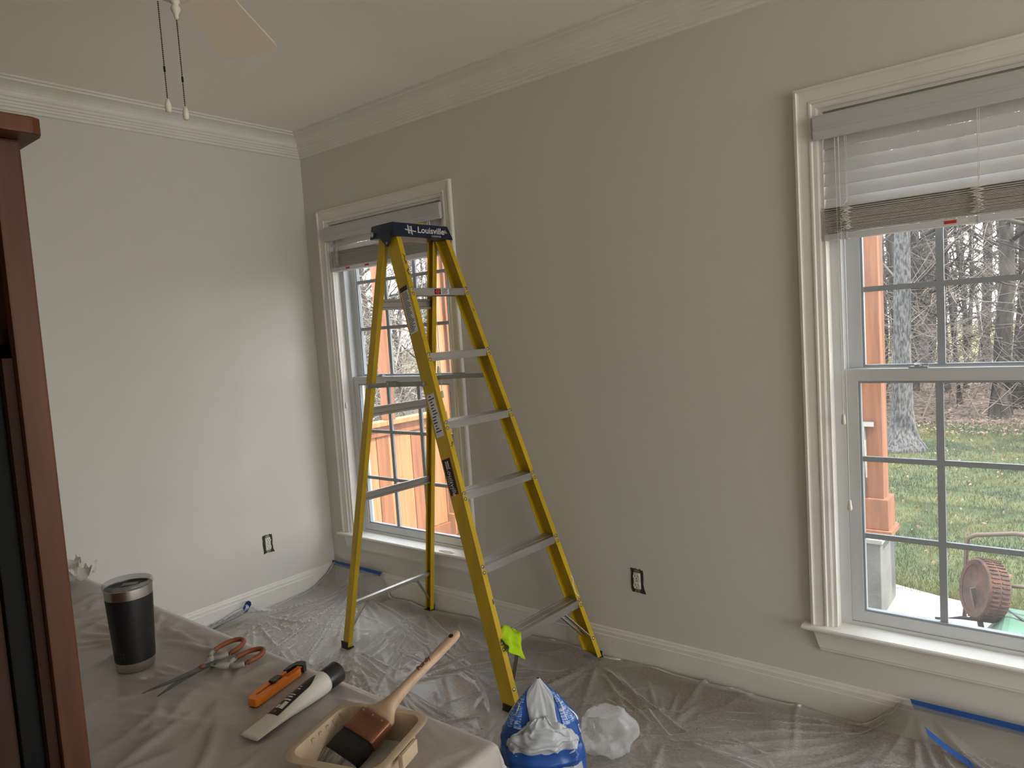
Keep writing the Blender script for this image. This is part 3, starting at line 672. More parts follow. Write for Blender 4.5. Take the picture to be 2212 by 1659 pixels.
for fx, fy in ((1.94, -.63), (2.0, -.08), (.85, -.60), (.85, -.06)):
    SZ = .003+(SZ-.003)*np_sstep(.02, .16, np.hypot(SX-fx, SY-fy))
lift = np_sstep(.56, .44, SX)*.128*np.exp(-(np.maximum(0, -SY-.018)/.11)**1.3)
lift = np.maximum(lift, np_sstep(3.05, 3.24, SX)*.122*np.exp(-(np.maximum(0, -SY-.018)/(.16+.05*np.sin(SX*9)))**1.2))
lift = np.maximum(lift, np_sstep(-.50, -.63, SY)*np_sstep(-.95, -.66, SY)*.060*np.exp(-(np.maximum(0, SX-.02)/.10)**1.3))
lift = np.maximum(lift, np_sstep(-.28, 0, SY)*.10*np.exp(-(np.maximum(0, SX-.02)/.12)))
edge_ = np.exp(-((SY+.09)/.05)**2)*.03*np.maximum(0, wob[:, None]+.35)*np_sstep(.5, .8, SX)
SZ += lift+edge_
def grid_mesh(bm, X, Y, Z):
    n, m_ = X.shape; vv = [bm.verts.new((X[a, c], Y[a, c], Z[a, c])) for a in range(n) for c in range(m_)]
    for a in range(n-1):
        for c in range(m_-1): bm.faces.new((vv[a*m_+c], vv[(a+1)*m_+c], vv[(a+1)*m_+c+1], vv[a*m_+c+1]))
    return bm
b = grid_mesh(B(), SX, SY, SZ)
fsheet = obj('plastic_drop_sheet', b, 'floor_film', origin=(2.3, -1.5, 0), smooth=True)
tag(fsheet, 'clear wrinkled plastic drop sheet spread over the carpet under the ladder', 'drop sheet')

# ------------------------------------------------------------------ blue tape
def tape_strip(pts, wid, label, M=None, curl=0.0):
    b_ = B(); n = len(pts)
    vs_ = []
    for q, wv in zip(pts, wid): q = Vector(q); vs_ += [q, q+Vector(wv)]
    verts_faces(b_, vs_, [(2*i, 2*i+2, 2*i+3, 2*i+1) for i in range(n-1)])
    o = obj('tape_strip', b_, 'tape_blue', origin=pts[n//2]); tag(o, label, 'tape', "strips of blue painter's tape")
    md = o.modifiers.new('thickness', 'SOLIDIFY'); md.thickness = .0006; return o
pts = []; wd = []
for i in range(14):
    u = i/13; x = .006+.47*u; wv = .004*nz(i*.7, 3)
    pts.append((x+.006, -.0255, .151+wv-.003*u)); wd.append((.010-.045*(u > .97), -.004, -.029))
tape_strip(pts, wd, 'blue tape strip on the baseboard in the room corner behind the ladder')
pts = [(3.227+.06*i, -.0255, .149+.0015*nz(i*.6, 8)) for i in range(22)]; wd = [(.012, -.002, -.033)]*22
tape_strip(pts, wd, 'long blue tape strip along the baseboard under the right window')
pts = []; wd = []
for i in range(16):
    u = i/15; an = max(0, (u-.55))/.45*5.2; rr = .022
    if u < .55: q = (.045+.02*u, -.90+.42*u, .018+.05*u)
    else: q = (.058+rr*.3*math.sin(an), -.669+rr*math.sin(an)+.05*(u-.55), .046+rr*(1-math.cos(an)))
    pts.append(q); wd.append((.018, .004, .004+.02*(u > .55)))
tape_strip(pts, wd, 'curled blue tape strip lifting the sheet by the left wall')
pts = []; wd = []
for i in range(14):
    u = i/13; pts.append((3.290+.22*u, -.150-.035*u+.010*math.sin(u*4), .085-.045*u+.045*(1-u)**3)); wd.append((.016, -.022, -.018))
tape_strip(pts, wd, 'loose blue tape strip peeling off the sheet at the bottom right')

# ------------------------------------------------------------------ wall outlets
def outlet(M, label, seed):
    rnd = random.Random(seed); t = thing('wall_outlet', tuple(M @ Vector((0, 0, 0))), label, 'outlet', 'uncovered wall outlets')
    b_ = B(); poly = []
    for (xa, ya, xb, yb) in ((-.031, -.052, .031, -.052), (.031, -.052, .031, .052), (.031, .052, -.031, .052), (-.031, .052, -.031, -.052)):
        for q in range(7):
            u = q/7; poly.append((xa+(xb-xa)*u+rnd.uniform(-.0025, .0025), ya+(yb-ya)*u+rnd.uniform(-.003, .003)))
    poly[6] = (.040, -.056); poly[7] = (.038, -.048)
    prism(b_, poly, .0004, .0012, M); obj('box_opening', b_, 'box_dark', t)
    y_ = B(); box(y_, -.0165, .0165, -.036, .036, .0012, .004, M); ro = obj('yoke', y_, 'outlet_white', t)
    for cy in (.0195, -.0195):
        f = B(); pts = [(.0172*math.cos(a), .0145*math.sin(a)*1.12) for a in [R(q) for q in range(0, 360, 20)]]
        pts = [(x, max(-.0138, min(.0138, y))+cy) for x, y in pts]; prism(f, pts, .004, .0085, M); fo = obj('receptacle', f, 'outlet_white', t)
        for sx, hh in ((-.0065, .0048), (.0065, .004)): obj('slot', box(B(), sx-.0011, sx+.0011, cy+.003-hh, cy+.003+hh, .0085, .0088, M), 'box_dark', fo)
        g = B(); lathe(g, [(0, 0), (.0026, 0), (.0026, .0003), (0, .0003)], 10, M @ T(0, cy-.0078, .0085)); obj('slot', g, 'box_dark', fo)
    sc = B(); lathe(sc, [(.0032, 0), (.0032, .001), (0, .0018)], 10, M @ T(0, 0, .004)); obj('screw', sc, 'steel_dull', ro)
    for sy in (-1, 1):
        e = B(); box(e, -.013, .013, sy*.0435-.006, sy*.0435+.006, .0014, .0024, M); obj('mounting_ear', e, 'steel_dull', ro)
outlet(axes((2.164, -.0002, .379), (1, 0, 0), (0, 0, 1), (0, -1, 0)), 'uncovered electrical outlet on the window wall right of the ladder', 2)
outlet(axes((.0002, -.452, .372), (0, 1, 0), (0, 0, 1), (1, 0, 0)), 'uncovered electrical outlet low on the left wall', 4)

# ------------------------------------------------------------------ ceiling fan
FX, FY = 2.189, -1.882
fan = thing('ceiling_fan', (FX, FY, 2.74), 'cream ceiling fan with two black bead pull chains', 'ceiling fan')
b = B(); lathe(b, [(0, 2.74), (.075, 2.74), (.07, 2.71), (.03, 2.675), (.016, 2.67), (0, 2.67)], 24, T(FX, FY, 0)); obj('canopy', b, 'fan_cream', fan, smooth=True)
b = B(); tube(b, [(FX, FY, 2.68), (FX, FY, 2.47)], .013, 12); obj('downrod', b, 'fan_cream', fan, smooth=True)
b = B(); lathe(b, [(0, 2.49), (.05, 2.485), (.11, 2.465), (.125, 2.44), (.125, 2.40), (.11, 2.38), (.085, 2.365), (0, 2.365)], 32, T(FX, FY, 0)); auto_smooth(obj('motor_housing', b, 'fan_cream', fan), 50)
b = B(); lathe(b, [(0, 2.366), (.062, 2.366), (.064, 2.35), (.056, 2.335), (.058, 2.30), (.05, 2.285), (.030, 2.268), (.014, 2.262), (0, 2.262)], 28, T(FX, FY, 0)); auto_smooth(obj('switch_housing', b, 'fan_cream', fan), 50)
b = B(); lathe(b, [(0, 2.264), (.010, 2.262), (.0105, 2.257), (.006, 2.254), (.009, 2.249), (.0105, 2.244), (.008, 2.238), (.0045, 2.232), (.005, 2.228), (.003, 2.223), (0, 2.223)], 18, T(FX, FY, 0)); obj('finial', b, 'fan_cream', fan, smooth=True)
ba = math.atan2(.405, -.355)
for k in range(4):
    an = ba+2*math.pi*k/4; M = T(FX, FY, 2.36) @ RZ(an) @ RX(R(-10))
    ir = B(); box(ir, .08, .17, -.014, .014, -.004, .002, M); box(ir, .15, .23, -.035, .035, -.003, .001, M); io = obj('blade_iron', ir, 'fan_cream', fan)
    bl = B(); poly = [(.17, -.052), (.20, -.058), (.50, -.079), (.530, -.078), (.542, -.066), (.545, 0), (.542, .066), (.530, .078), (.50, .079), (.20, .058), (.17, .052)]
    prism(bl, poly, -.0095, -.0035, M); obj('blade', bl, 'blade_cream', fan)
def chain(x, y, zt, zb_, zc):
    c = B(); z = zt
    while z > zb_+.012:
        lathe(c, [(0, .0017), (.0014, .0008), (.0014, -.0008), (0, -.0017)], 6, T(x, y, z)); z -= .0040
    tube(c, [(x, y, zt), (x, y, zb_)], .0005, 4); co = obj('pull_chain', c, 'chain_black', fan, smooth=True)
    k = B(); lathe(k, [(0, .007), (.0022, .005), (.0022, -.005), (0, -.007)], 8, T(x, y, zc)); obj('chain_connector', k, 'chain_black', co)
    f = B(); lathe(f, [(0, .014), (.0035, .013), (.0060, .004), (.0068, -.004), (.0055, -.0125), (.003, -.014), (0, -.014)], 14, T(x, y, zb_-.004)); obj('fob', f, 'fan_cream', co, smooth=True)
chain(FX-.003, FY-.036, 2.250, 2.040, 2.112)
chain(FX, FY, 2.224, 2.030, 2.098)

# ------------------------------------------------------------------ left cabinet (front faces +x)
cab = thing('wooden_cabinet', (2.4, -2.85, 0), 'tall dark cherry wood cabinet with overhanging top at the left edge', 'cabinet')
CX, CY0, CY1, CZ = 2.60, -3.36, -2.340, 1.808
obj('side_panel', box(B(), 2.14, CX-.020, CY1-.022, CY1-.002, .002, CZ), 'cherry_wood', cab)
obj('side_panel', box(B(), 2.14, CX-.020, CY0+.002, CY0+.022, .002, CZ), 'cherry_wood', cab)
obj('back_panel', box(B(), 2.125, 2.14, CY0, CY1, .002, CZ), 'dark_wood', cab)
obj('front_stile', box(B(), CX-.020, CX, CY1-.033, CY1, .002, CZ), 'cherry_wood', cab, bevel=.003)
obj('front_stile', box(B(), CX-.020, CX, CY0, CY0+.033, .002, CZ), 'cherry_wood', cab, bevel=.003)
obj('door_edge', box(B(), CX-.030, CX-.012, CY1-.046, CY1-.034, .05, 1.52), 'dark_wood', cab)
obj('black_bezel', box(B(), CX-.050, CX-.026, CY1-.072, CY1-.047, .05, 1.545), 'black_panel', cab, bevel=.002, label='black vertical bezel')
obj('door_panel', box(B(), CX-.056, CX-.036, CY0+.036, CY1-.073, .05, 1.535), 'brown_panel', cab, bevel=.003)
obj('shelf', box(B(), 2.14, CX-.056, CY0+.022, CY1-.022, 1.54, 1.56), 'dark_wood', cab)
b = B(); prof = [(CX+.030, 1.812), (CX+.040, 1.816), (CX+.044, 1.822), (CX+.040, 1.829), (CX+.028, 1.833)]
prism(b, [(2.10, CY0-.02), (CX+.036, CY0-.02), (CX+.040, CY0-.016), (CX+.040, CY1+.004), (CX+.034, CY1+.0145), (CX+.02, CY1+.018), (2.10, CY1+.018)], 1.809, 1.831)
obj('top_board', b, 'cherry_wood', cab, bevel=.009)
obj('plinth', box(B(), 2.14, CX-.03, CY0+.03, CY1-.03, .002, .05), 'dark_wood', cab)

# ------------------------------------------------------------------ covered sideboard
TZ = .877; TX0, TX1, TY0, TY1 = 1.05, 2.985, -2.332, -1.925
sb = thing('sideboard', (2.0, -2.12, 0), 'long sideboard hidden under the grey plastic sheet with the tools', 'sideboard')
obj('top', box(B(), TX0, TX1, TY0, TY1, .845, TZ), 'table_wood', sb, bevel=.003)
obj('body', box(B(), TX0+.03, TX1-.03, TY0+.01, TY1-.02, .10, .844), 'table_wood', sb)
for x in (TX0+.05, TX1-.09):
    for y in (TY0+.02, TY1-.06): obj('leg', box(B(), x, x+.04, y, y+.04, .003, .10), 'dark_wood', sb)
rc = random.Random(8); CR = []
for q in range(120):
    CR.append((rc.uniform(1.1, 2.98), rc.uniform(-2.33, -1.92), R(rc.choice((-35, 25, 70, -60, 110))+rc.gauss(0, 20)), rc.uniform(.06, .34), rc.uniform(.005, .012), rc.uniform(.003, .009), rc.uniform(-.25, .25)))
fan_(2.08, -2.02, 0, 360, 14, .08, .3, .004, .010, .03); fan_(2.94, -1.97, 90, 300, 12, .08, .3, .004, .012, .02); fan_(2.45, -2.05, 0, 360, 10, .1, .35, .004, .009, .04); fan_(1.8, -2.05, 0, 360, 12, .1, .4, .004, .010, .04)
CRT = CR
b = B()
NU, NV = 330, 140
def tf(u, v):
    X = 1.0+2.52*u; Y = TY0+.004+1.02*v
    ex = max(0, X-TX1-.004); ey = max(0, Y-TY1-.004)
    x = min(X, TX1+.004); y = min(Y, TY1+.004)
    z = TZ+.002
    dr = math.hypot(ex, ey) if ex and ey else ex+ey
    if dr:
        fold = .5+.5*math.sin((X if ey > ex else Y)*30+3*nz(X*3, Y*3))
        x += (.006+.030*fold*sstep(0, .25, ex)+.05*ex*.6) if ex else 0
        y += (.006+.025*fold*sstep(0, .25, ey)+.05*ey*.6) if ey else 0
        if ex and ey:
            k = min(ex, ey)/max(ex, ey); x += .05*k*min(1, ex*5); y += .05*k*min(1, ey*5)
        z -= dr*.97
        z = max(z, .02)
    return Vector((x, y, z))
grid(b, NU, NV, tf)
PX = np.array([[v.co.x, v.co.y] for v in b.verts]); ZZ = crease_field(PX[:, 0], PX[:, 1], CRT)
for ox, oy, rr in ((2.19, -2.105, .07), (2.86, -2.09, .13), (2.535, -1.995, .05), (2.54, -2.04, .04), (2.64, -2.03, .05), (2.64, -1.95, .04), (2.33, -2.0, .05), (2.36, -2.08, .04), (2.365, -2.13, .04)):
    ZZ *= .30+.70*np_sstep(rr*.6, rr*1.4, np.hypot(PX[:, 0]-ox, PX[:, 1]-oy))
for v, q in zip(b.verts, ZZ):
    if v.co.z > TZ-.004: v.co.z += float(q)*sstep(TY1+.004, TY1-.045, v.co.y)*sstep(TX1+.006, TX1-.03, v.co.x)
ts = obj('table_plastic_sheet', b, 'table_film', origin=(2.0, -2.1, TZ), smooth=True)
tag(ts, 'grey translucent plastic sheet draped over the sideboard under the mug and tools', 'drop sheet')
# folded-over second layer of the sheet at the near side
edge = [(1.90, -2.225), (2.06, -2.10), (2.160, -2.049), (2.24, -2.058), (2.328, -2.075), (2.43, -2.097), (2.535, -2.118), (2.60, -2.150), (2.66, -2.185), (2.74, -2.21), (2.86, -2.232), (2.98, -2.245)]
def ey_(x):
    for (a, c), (d, e) in zip(edge, edge[1:]):
        if a <= x <= d: return c+(e-c)*(x-a)/(d-a)
    return edge[-1][1]
b = B()
def ff(u, v):
    x = 1.90+1.08*u; y0 = ey_(x)+.004*nz(x*9, 2); y = TY0+.004+(y0-TY0-.004)*v
    z = TZ+.0085+.004*ridge(x*5+y*3, y*6-x*2.4, 4.0, 5)
    if v > .93: z -= .006*(v-.93)/.07
    if math.hypot(x-2.19, y+2.105) < .055: z = TZ+.003
    return Vector((x, y, z))
grid(b, 240, 80, ff); CR = []
for q in range(90):
    CR.append((rc.uniform(1.9, 2.9), rc.uniform(-2.33, -2.06), R(rc.choice((-25, -40, -60, 30))+rc.gauss(0, 15)), rc.uniform(.08, .4), rc.uniform(.006, .014), rc.uniform(.004, .011), rc.uniform(-.2, .2)))
PX = np.array([[v.co.x, v.co.y] for v in b.verts]); ZZ = crease_field(PX[:, 0], PX[:, 1], CR)*np_sstep(.05, .08, np.hypot(PX[:, 0]-2.19, PX[:, 1]+2.105))*np_sstep(.03, .07, np.hypot(PX[:, 0]-2.365, PX[:, 1]+2.12))
for v, q in zip(b.verts, ZZ): v.co.z += float(q)
fo2 = obj('plastic_fold', b, 'table_film_folded', ts, smooth=True, label='paler doubled-over layer of the sheet')
fo2.location = (0, 0, 0)

# ------------------------------------------------------------------ objects on the sideboard
Z0 = TZ+.0045
# tumbler
mx, my = 2.190, -2.103
mug = thing('tumbler', (mx, my, Z0), 'black steel tumbler with clear lid on the plastic-covered sideboard', 'tumbler')
Mm = T(mx, my, Z0)
b = B(); lathe(b, [(0, 0), (.0345, 0), (.0360, .003), (.0368, .018)], 48, Mm); auto_smooth(obj('steel_base', b, 'brushed_steel', mug), 40)
b = B(); lathe(b, [(.0369, .018), (.0374, .0185), (.0440, .148), (.0436, .1485)], 48, Mm); auto_smooth(obj('body', b, 'black_coat', mug), 40)
b = B(); lathe(b, [(.0436, .1485), (.0446, .166), (.0446, .168), (.042, .168), (.0405, .150), (0, .150)], 48, Mm); auto_smooth(obj('steel_rim', b, 'brushed_steel', mug), 40)
b = B(); lathe(b, [(.0425, .1685), (.0462, .1688), (.0470, .172), (.0462, .177), (.0440, .1785), (.0415, .176), (.0395, .168)], 48, Mm); lid = obj('lid', b, 'lid_clear', mug); auto_smooth(lid, 50)
b = B(); lathe(b, [(.0395, .168), (.0385, .164), (.012, .163), (.011, .166), (0, .166)], 40, Mm); obj('lid_plate', b, 'lid_grey', lid, smooth=True)
b = B(); box(b, -.012, .020, -.011, .011, .1645, .171, Mm @ RZ(R(50))); obj('slider', b, 'lid_grey', lid, bevel=.003)
# raised logo low on the body, wrapped round the cylinder
ca = math.atan2(-2.7054-my, 3.7066-mx)-R(52)
def wrap(q):
    r_ = .0378+(q.y+.036-.0185)*.051; a = ca+q.x/.038; return Vector((math.cos(a)*(r_+q.z+.0002), math.sin(a)*(r_+q.z+.0002), q.y+.036))
text('lettering', 'YETI', .016, Mm, 'logo_dark', mug, depth=.0003, bend=wrap, bold=.0003)

# scissors
piv = Vector((2.350, -2.046)); 
sc = thing('scissors', (piv.x, piv.y, Z0), 'open scissors with grey and rust-orange handles beside the tumbler', 'scissors')
def blade(tip, z, side):
    d = Vector((tip[0]-piv.x, tip[1]-piv.y)); L_ = d.length; d.normalize(); n = Vector((-d.y, d.x))*side
    poly = [(-.024, -.004), (-.024, .008), (0, .010), (.03, .009), (L_*.7, .006), (L_, .0005), (L_*.6, -.0015), (.03, -.003), (0, -.006)]
    M = axes((piv.x, piv.y, z), (d.x, d.y, .02), (n.x, n.y, 0), (0, 0, 1)); b_ = B(); prism(b_, [(q[0], q[1]*1.25) for q in poly], 0, .0020, M); return obj('blade', b_, 'scissor_steel', sc)
blade((2.358, -2.166), Z0+.012, 1); blade((2.392, -2.153), Z0+.010, -1)
b = B(); lathe(b, [(.0065, 0), (.0065, .002), (.004, .0035), (0, .0035)], 16, T(piv.x, piv.y, Z0+.0136)); obj('pivot', b, 'rust_grip', sc, smooth=True)
def handle(c, ax, la, lb, z, start):
    """finger loop: rust coloured inner/outer end + grey arm from the pivot"""
    a = Vector((math.cos(ax), math.sin(ax))); n = Vector((-a.y, a.x))
    def pt(t, zz=0): q = Vector(c)+a*la*math.cos(t)+n*lb*math.sin(t); return (q.x, q.y, z+zz+.004*math.cos(t))
    ts_ = [R(-115+q*230/22) for q in range(23)]; b_ = B(); tube(b_, [pt(t) for t in ts_], [.0050]*23, 10)
    ho = obj('finger_loop', b_, 'rust_grip', sc, smooth=True)
    ts_ = [R(115+q*130/14) for q in range(15)]; b_ = B(); tube(b_, [pt(t) for t in ts_], [.0054]*15, 10); obj('handle_shell', b_, 'grey_grip', ho, smooth=True)
    s = Vector((piv.x+start[0], piv.y+start[1], z)); e = Vector(pt(R(180))); b_ = B()
    tube(b_, [s, s.lerp(e, .35)+Vector((0, 0, .001)), s.lerp(e, .7), e], [.0055, .0068, .0068, .0058], 10); obj('handle_arm', b_, 'grey_grip', sc, smooth=True)
handle((2.312, -1.972), R(98), .037, .024, Z0+.012, (-.006, .012)); handle((2.386, -1.972), R(84), .034, .022, Z0+.011, (.010, .012))

# utility knife
k0, k1 = Vector((2.556, -2.068, 0)), Vector((2.512, -1.928, 0)); d = (k1-k0).normalized(); n = Vector((-d.y, d.x, 0)); KL = (k1-k0).length
kn = thing('utility_knife', ((k0+k1).x/2, (k0+k1).y/2, Z0), 'orange snap-off utility knife with black slider and end cap', 'utility knife')
MK = axes((k0.x, k0.y, Z0+.0015), tuple(d), tuple(n), (0, 0, 1))
def kx(poly): return poly
b = B(); prism(b, [(0, -.011), (.004, -.014), (.02, -.0145), (.05, -.013), (.085, -.014), (.12, -.0155), (.128, -.010), (.128, -.004), (.014, -.004), (.014, .004), (.105, .004), (.105, .011), (.06, .013), (.02, .012), (.005, .009), (0, .003)], 0, .014, MK)
obj('body', b, 'orange_plastic', kn, bevel=.002)
b = B(); box(b, .014, .128, -.004, .004, .002, .006, MK); obj('blade_channel', b, 'steel_dull', kn)
b = B(); prism(b, [(.104, .004), (.104, .0125), (.125, .014), (.142, .010), (.148, .002), (.147, -.008), (.138, -.015), (.129, -.0155), (.129, .004)], .001, .0155, MK); obj('end_cap', b, 'black_plastic', kn, bevel=.002)
b = B(); prism(b, [(.056, -.005), (.060, -.007), (.072, -.004), (.082, -.004), (.082, .007), (.074, .009), (.058, .008)], .010, .0185, MK); so_ = obj('slider', b, 'black_plastic', kn, bevel=.0015)
for q in range(8): obj('grip_rib', box(B(), .088+.005*q, .090+.005*q, -.0150, -.0045, .0135, .0155, MK), 'orange_plastic', kn, bevel=.0005)

# squeeze tube
t0, t1 = Vector((2.652, -2.130, Z0+.006)), Vector((2.6215, -1.928, Z0+.023)); d = (t1-t0).normalized(); n = d.cross(Vector((0, 0, 1))).normalized(); u_ = n.cross(d); TL = (t1-t0).length
tb = thing('squeeze_tube', ((t0+t1).x/2, (t0+t1).y/2, Z0), 'white squeeze tube with black cap lying beside the orange knife', 'tube')
def tub(t, a, off=0.0):
    ha = .0215+(.0205-.0215)*t; k = sstep(.0, .85, t); hb = .0022+(.0205-.0022)*k**.85
    if t > .80: ha = ha*(1-.10*((t-.80)/.06 if t < .86 else 1)); hb = hb*(1-.10*((t-.80)/.06 if t < .86 else 1))
    c = t0+d*TL*t; return c+n*(ha+off)*math.cos(a)+u_*(hb+off)*math.sin(a)
b = B(); NT = 24; grid(b, 30, NT, lambda u, v: tub(u*.83, 2*math.pi*v)); bmesh.ops.remove_doubles(b, verts=b.verts, dist=1e-5); bmesh.ops.holes_fill(b, edges=b.edges); obj('body', b, 'white_tube', tb, smooth=True)
Mc = axes(t0+d*TL*.825, tuple(n), tuple(u_), tuple(d)); b = B(); lathe(b, [(0, 0), (.0185, 0), (.0195, .002), (.0205, .034), (.0185, .0365), (0, .0365)], 32, Mc); auto_smooth(obj('cap', b, 'black_plastic', tb), 40)
b = B()
def lab(u, v):
    t = .26+.50*u; hw = .62*(1 if u < .72 else 1-((u-.72)/.28)**1.5*.9); return tub(t, R(100)+hw*(v-.5)*2.0, .0006)
grid(b, 20, 8, lab); lb_ = obj('printed_label', b, 'print_black', tb, smooth=True, label='black printed label')
for i, (ua, ub, va, vb, m_) in enumerate(((.05, .09, .42, .58, 'print_red'), (.14, .30, .18, .50, 'print_white'), (.14, .22, .56, .80, 'print_white'), (.33, .36, .20, .8, 'print_white'), (.40, .43, .3, .7, 'print_white'), (.46, .48, .25, .75, 'print_white'), (.60, .62, .35, .65, 'print_white'), (.66, .675, .4, .6, 'print_white'))):
    b = B(); grid(b, 3, 3, lambda u, v: tub(.26+.50*(ua+(ub-ua)*u), R(100)+.62*(va+(vb-va)*v-.5)*2, .0011)); obj('print_mark', b, m_, lb_)

# paint tray
TA = Vector((.952, .306, 0)).normalized(); TB = Vector((.306, -.952, 0)).normalized()
tc0 = Vector((2.7617, -2.0225, 0)); LA, LB = .162, .162   # far-left corner, long side, short side
tray = thing('paint_tray', tuple(tc0+TA*LA/2+TB*LB/2+Vector((0, 0, Z0))), 'beige moulded tray holding grey paint and a brush', 'tray')
def rrect(ins, z, r_=.028, n_=6):
    out = []; a0, a1, b0, b1 = ins, LA-ins, ins, LB-ins; r_ = max(.006, r_-ins*.6)
    for cx, cy, s in ((a1-r_, b1-r_, 0), (a0+r_, b1-r_, 90), (a0+r_, b0+r_, 180), (a1-r_, b0+r_, 270)):
        for q in range(n_+1):
            an = R(s+90*q/n_); out.append(tc0+TA*(cx+r_*math.cos(an))+TB*(cy+r_*math.sin(an))+Vector((0, 0, z)))
    return out
TH = .050
rings = [rrect(.024, Z0+.001), rrect(.021, Z0+.004), rrect(.010, Z0+TH-.004), rrect(.000, Z0+TH-.004), rrect(-.002, Z0+TH-.001), rrect(.001, Z0+TH+.0005), rrect(.010, Z0+TH), rrect(.0135, Z0+TH-.006), rrect(.024, Z0+.005), rrect(.028, Z0+.003)]
b = B(); n_ = len(rings[0]); V = [[b.verts.new(q) for q in rg] for rg in rings]
for A_, C_ in zip(V, V[1:]):
    for i in range(n_): b.faces.new((A_[i], A_[(i+1) % n_], C_[(i+1) % n_], C_[i]))
b.faces.new(V[0][::-1]); b.faces.new(V[-1]); auto_smooth(obj('tray_body', b, 'tray_fibre', tray), 35)
for side in (-.0015, LA+.0015):
    hd = B(); q0 = tc0+TA*side+TB*(LB*.5)+Vector((0, 0, Z0+TH-.016)); bar(hd, q0-TB*.022, q0+TB*.022, .008, .022); obj('grip_tab', hd, 'tray_fibre', tray, bevel=.003)
for q in range(5):
    for aa in (.012, ):
        rb = B(); c = tc0+TA*aa+TB*(.028+.018*q)+Vector((0, 0, Z0+TH-.012)); box(rb, -.002, .004, -.003, .003, -.012, .008, T(*c)); obj('wall_rib', rb, 'tray_fibre', tray, bevel=.001)
b = B(); pts = rrect(.0245, Z0+.012); v = [b.verts.new(q) for q in pts]; b.faces.new(v); pp = obj('paint_pool', b, 'wet_paint', tray, label='pool of pale grey paint')
# brush
e0, e1 = Vector((2.846, -2.108, Z0+.016)), Vector((2.862, -1.848, 1.004)); d = (e1-e0).normalized(); BL = (e1-e0).length
wdir = Vector((.985, .17, 0)); wdir = (wdir-d*wdir.dot(d)).normalized(); tdir = wdir.cross(d); tdir = tdir if tdir.z > 0 else -tdir
brs = thing('paint_brush', tuple(e0), 'angled paint brush with pale wooden handle and copper ferrule resting in the tray', 'paint brush')
def loft(secs, nseg=20, sq=2.6):
    b_ = B(); rg = []
    for t, hw, ht, ox, oz in secs:
        c = e0+d*t+wdir*ox+tdir*oz; ring = []
        for k in range(nseg):
            a = 2*math.pi*k/nseg; ca_, sa = math.cos(a), math.sin(a)
            ring.append(b_.verts.new(c+wdir*hw*math.copysign(abs(ca_)**(2/sq), ca_)+tdir*ht*math.copysign(abs(sa)**(2/sq), sa)))
        rg.append(ring)
    for A_, C_ in zip(rg, rg[1:]):
        for k in range(nseg): b_.faces.new((A_[k], A_[(k+1) % nseg], C_[(k+1) % nseg], C_[k]))
    b_.faces.new(rg[0][::-1]); b_.faces.new(rg[-1]); return b_
obj('bristles', loft([(.012, .037, .006, 0, -.001), (.030, .037, .009, 0, 0), (.052, .034, .011, 0, 0)], 28, 4), 'bristle', brs, smooth=True)
obj('bristle_tips', loft([(-.012, .033, .0015, -.003, -.002), (.0, .036, .0035, -.001, -.0015), (.0125, .0371, .0062, 0, -.001)], 28, 4), 'bristle_paint', brs, smooth=True)
fe = loft([(.048, .0345, .0118, 0, 0), (.050, .0352, .0125, 0, 0), (.056, .0350, .0122, 0, 0), (.058, .0345, .0118, 0, 0), (.078, .0338, .0112, 0, 0), (.080, .0343, .0118, 0, 0), (.086, .0343, .0118, 0, 0), (.088, .0335, .011, 0, 0)], 28, 6)
feo = auto_smooth(obj('ferrule', fe, 'copper', brs), 30)
for q in (-.022, 0, .022):
    b = B(); c = e0+d*.083+wdir*q+tdir*.0118; lathe(b, [(.0018, 0), (.0018, .0006), (0, .001)], 8, axes(tuple(c), tuple(wdir), tuple(d), tuple(tdir))); obj('ferrule_nail', b, 'steel', feo)
hs = [(.087, .0325, .0105, 0, 0), (.096, .030, .0105, 0, 0), (.105, .021, .0105, 0, 0), (.114, .0138, .0105, 0, .0003), (.126, .0100, .0100, 0, .0006), (.145, .0082, .0088, 0, .001), (.170, .0076, .0080, 0, .001),
      (.200, .0082, .0076, 0, 0), (.228, .0090, .0072, 0, -.001), (BL-.012, .0090, .0066, 0, -.002), (BL-.004, .0072, .0055, 0, -.002), (BL, .0035, .003, 0, -.002)]
ho = obj('handle', loft(hs, 20, 2.4), 'brush_wood', brs, smooth=True)
b = B(); c = e0+d*(BL-.017)+tdir*.0046; lathe(b, [(0, 0), (.0042, 0), (.0042, .0006), (0, .0006)], 16, axes(tuple(c), tuple(wdir), tuple(d), tuple(tdir))); obj('hanging_hole', b, 'dark_wood', ho)
c = e0+d*.196+tdir*.0086; text('lettering', 'Purdy', .0125, axes(tuple(c), tuple(d), tuple(-wdir), tuple(tdir)), 'print_maroon', ho, depth=.0002, shear=.2, bold=.0002)
# crumpled paper towel
b = B()
def pt_(u, v):
    x = 1.47+.15*(u-.5); y = -1.985+.13*(v-.5); z = Z0+.004+.040*(ridge(u*3, v*3, 3.0, 2))+.022*abs(nz(u*5, v*5, 1))+.02*(abs(u-.5)*2)**3
    return Vector((x+.018*nz(u*4, v*4, 8), y+.018*nz(u*4, v*4, 5), z))
grid(b, 26, 26, pt_); pt = obj('paper_towel', b, 'paper', origin=(1.47, -1.985, Z0)); tag(pt, 'crumpled white paper towel at the far end of the covered sideboard', 'paper towel')

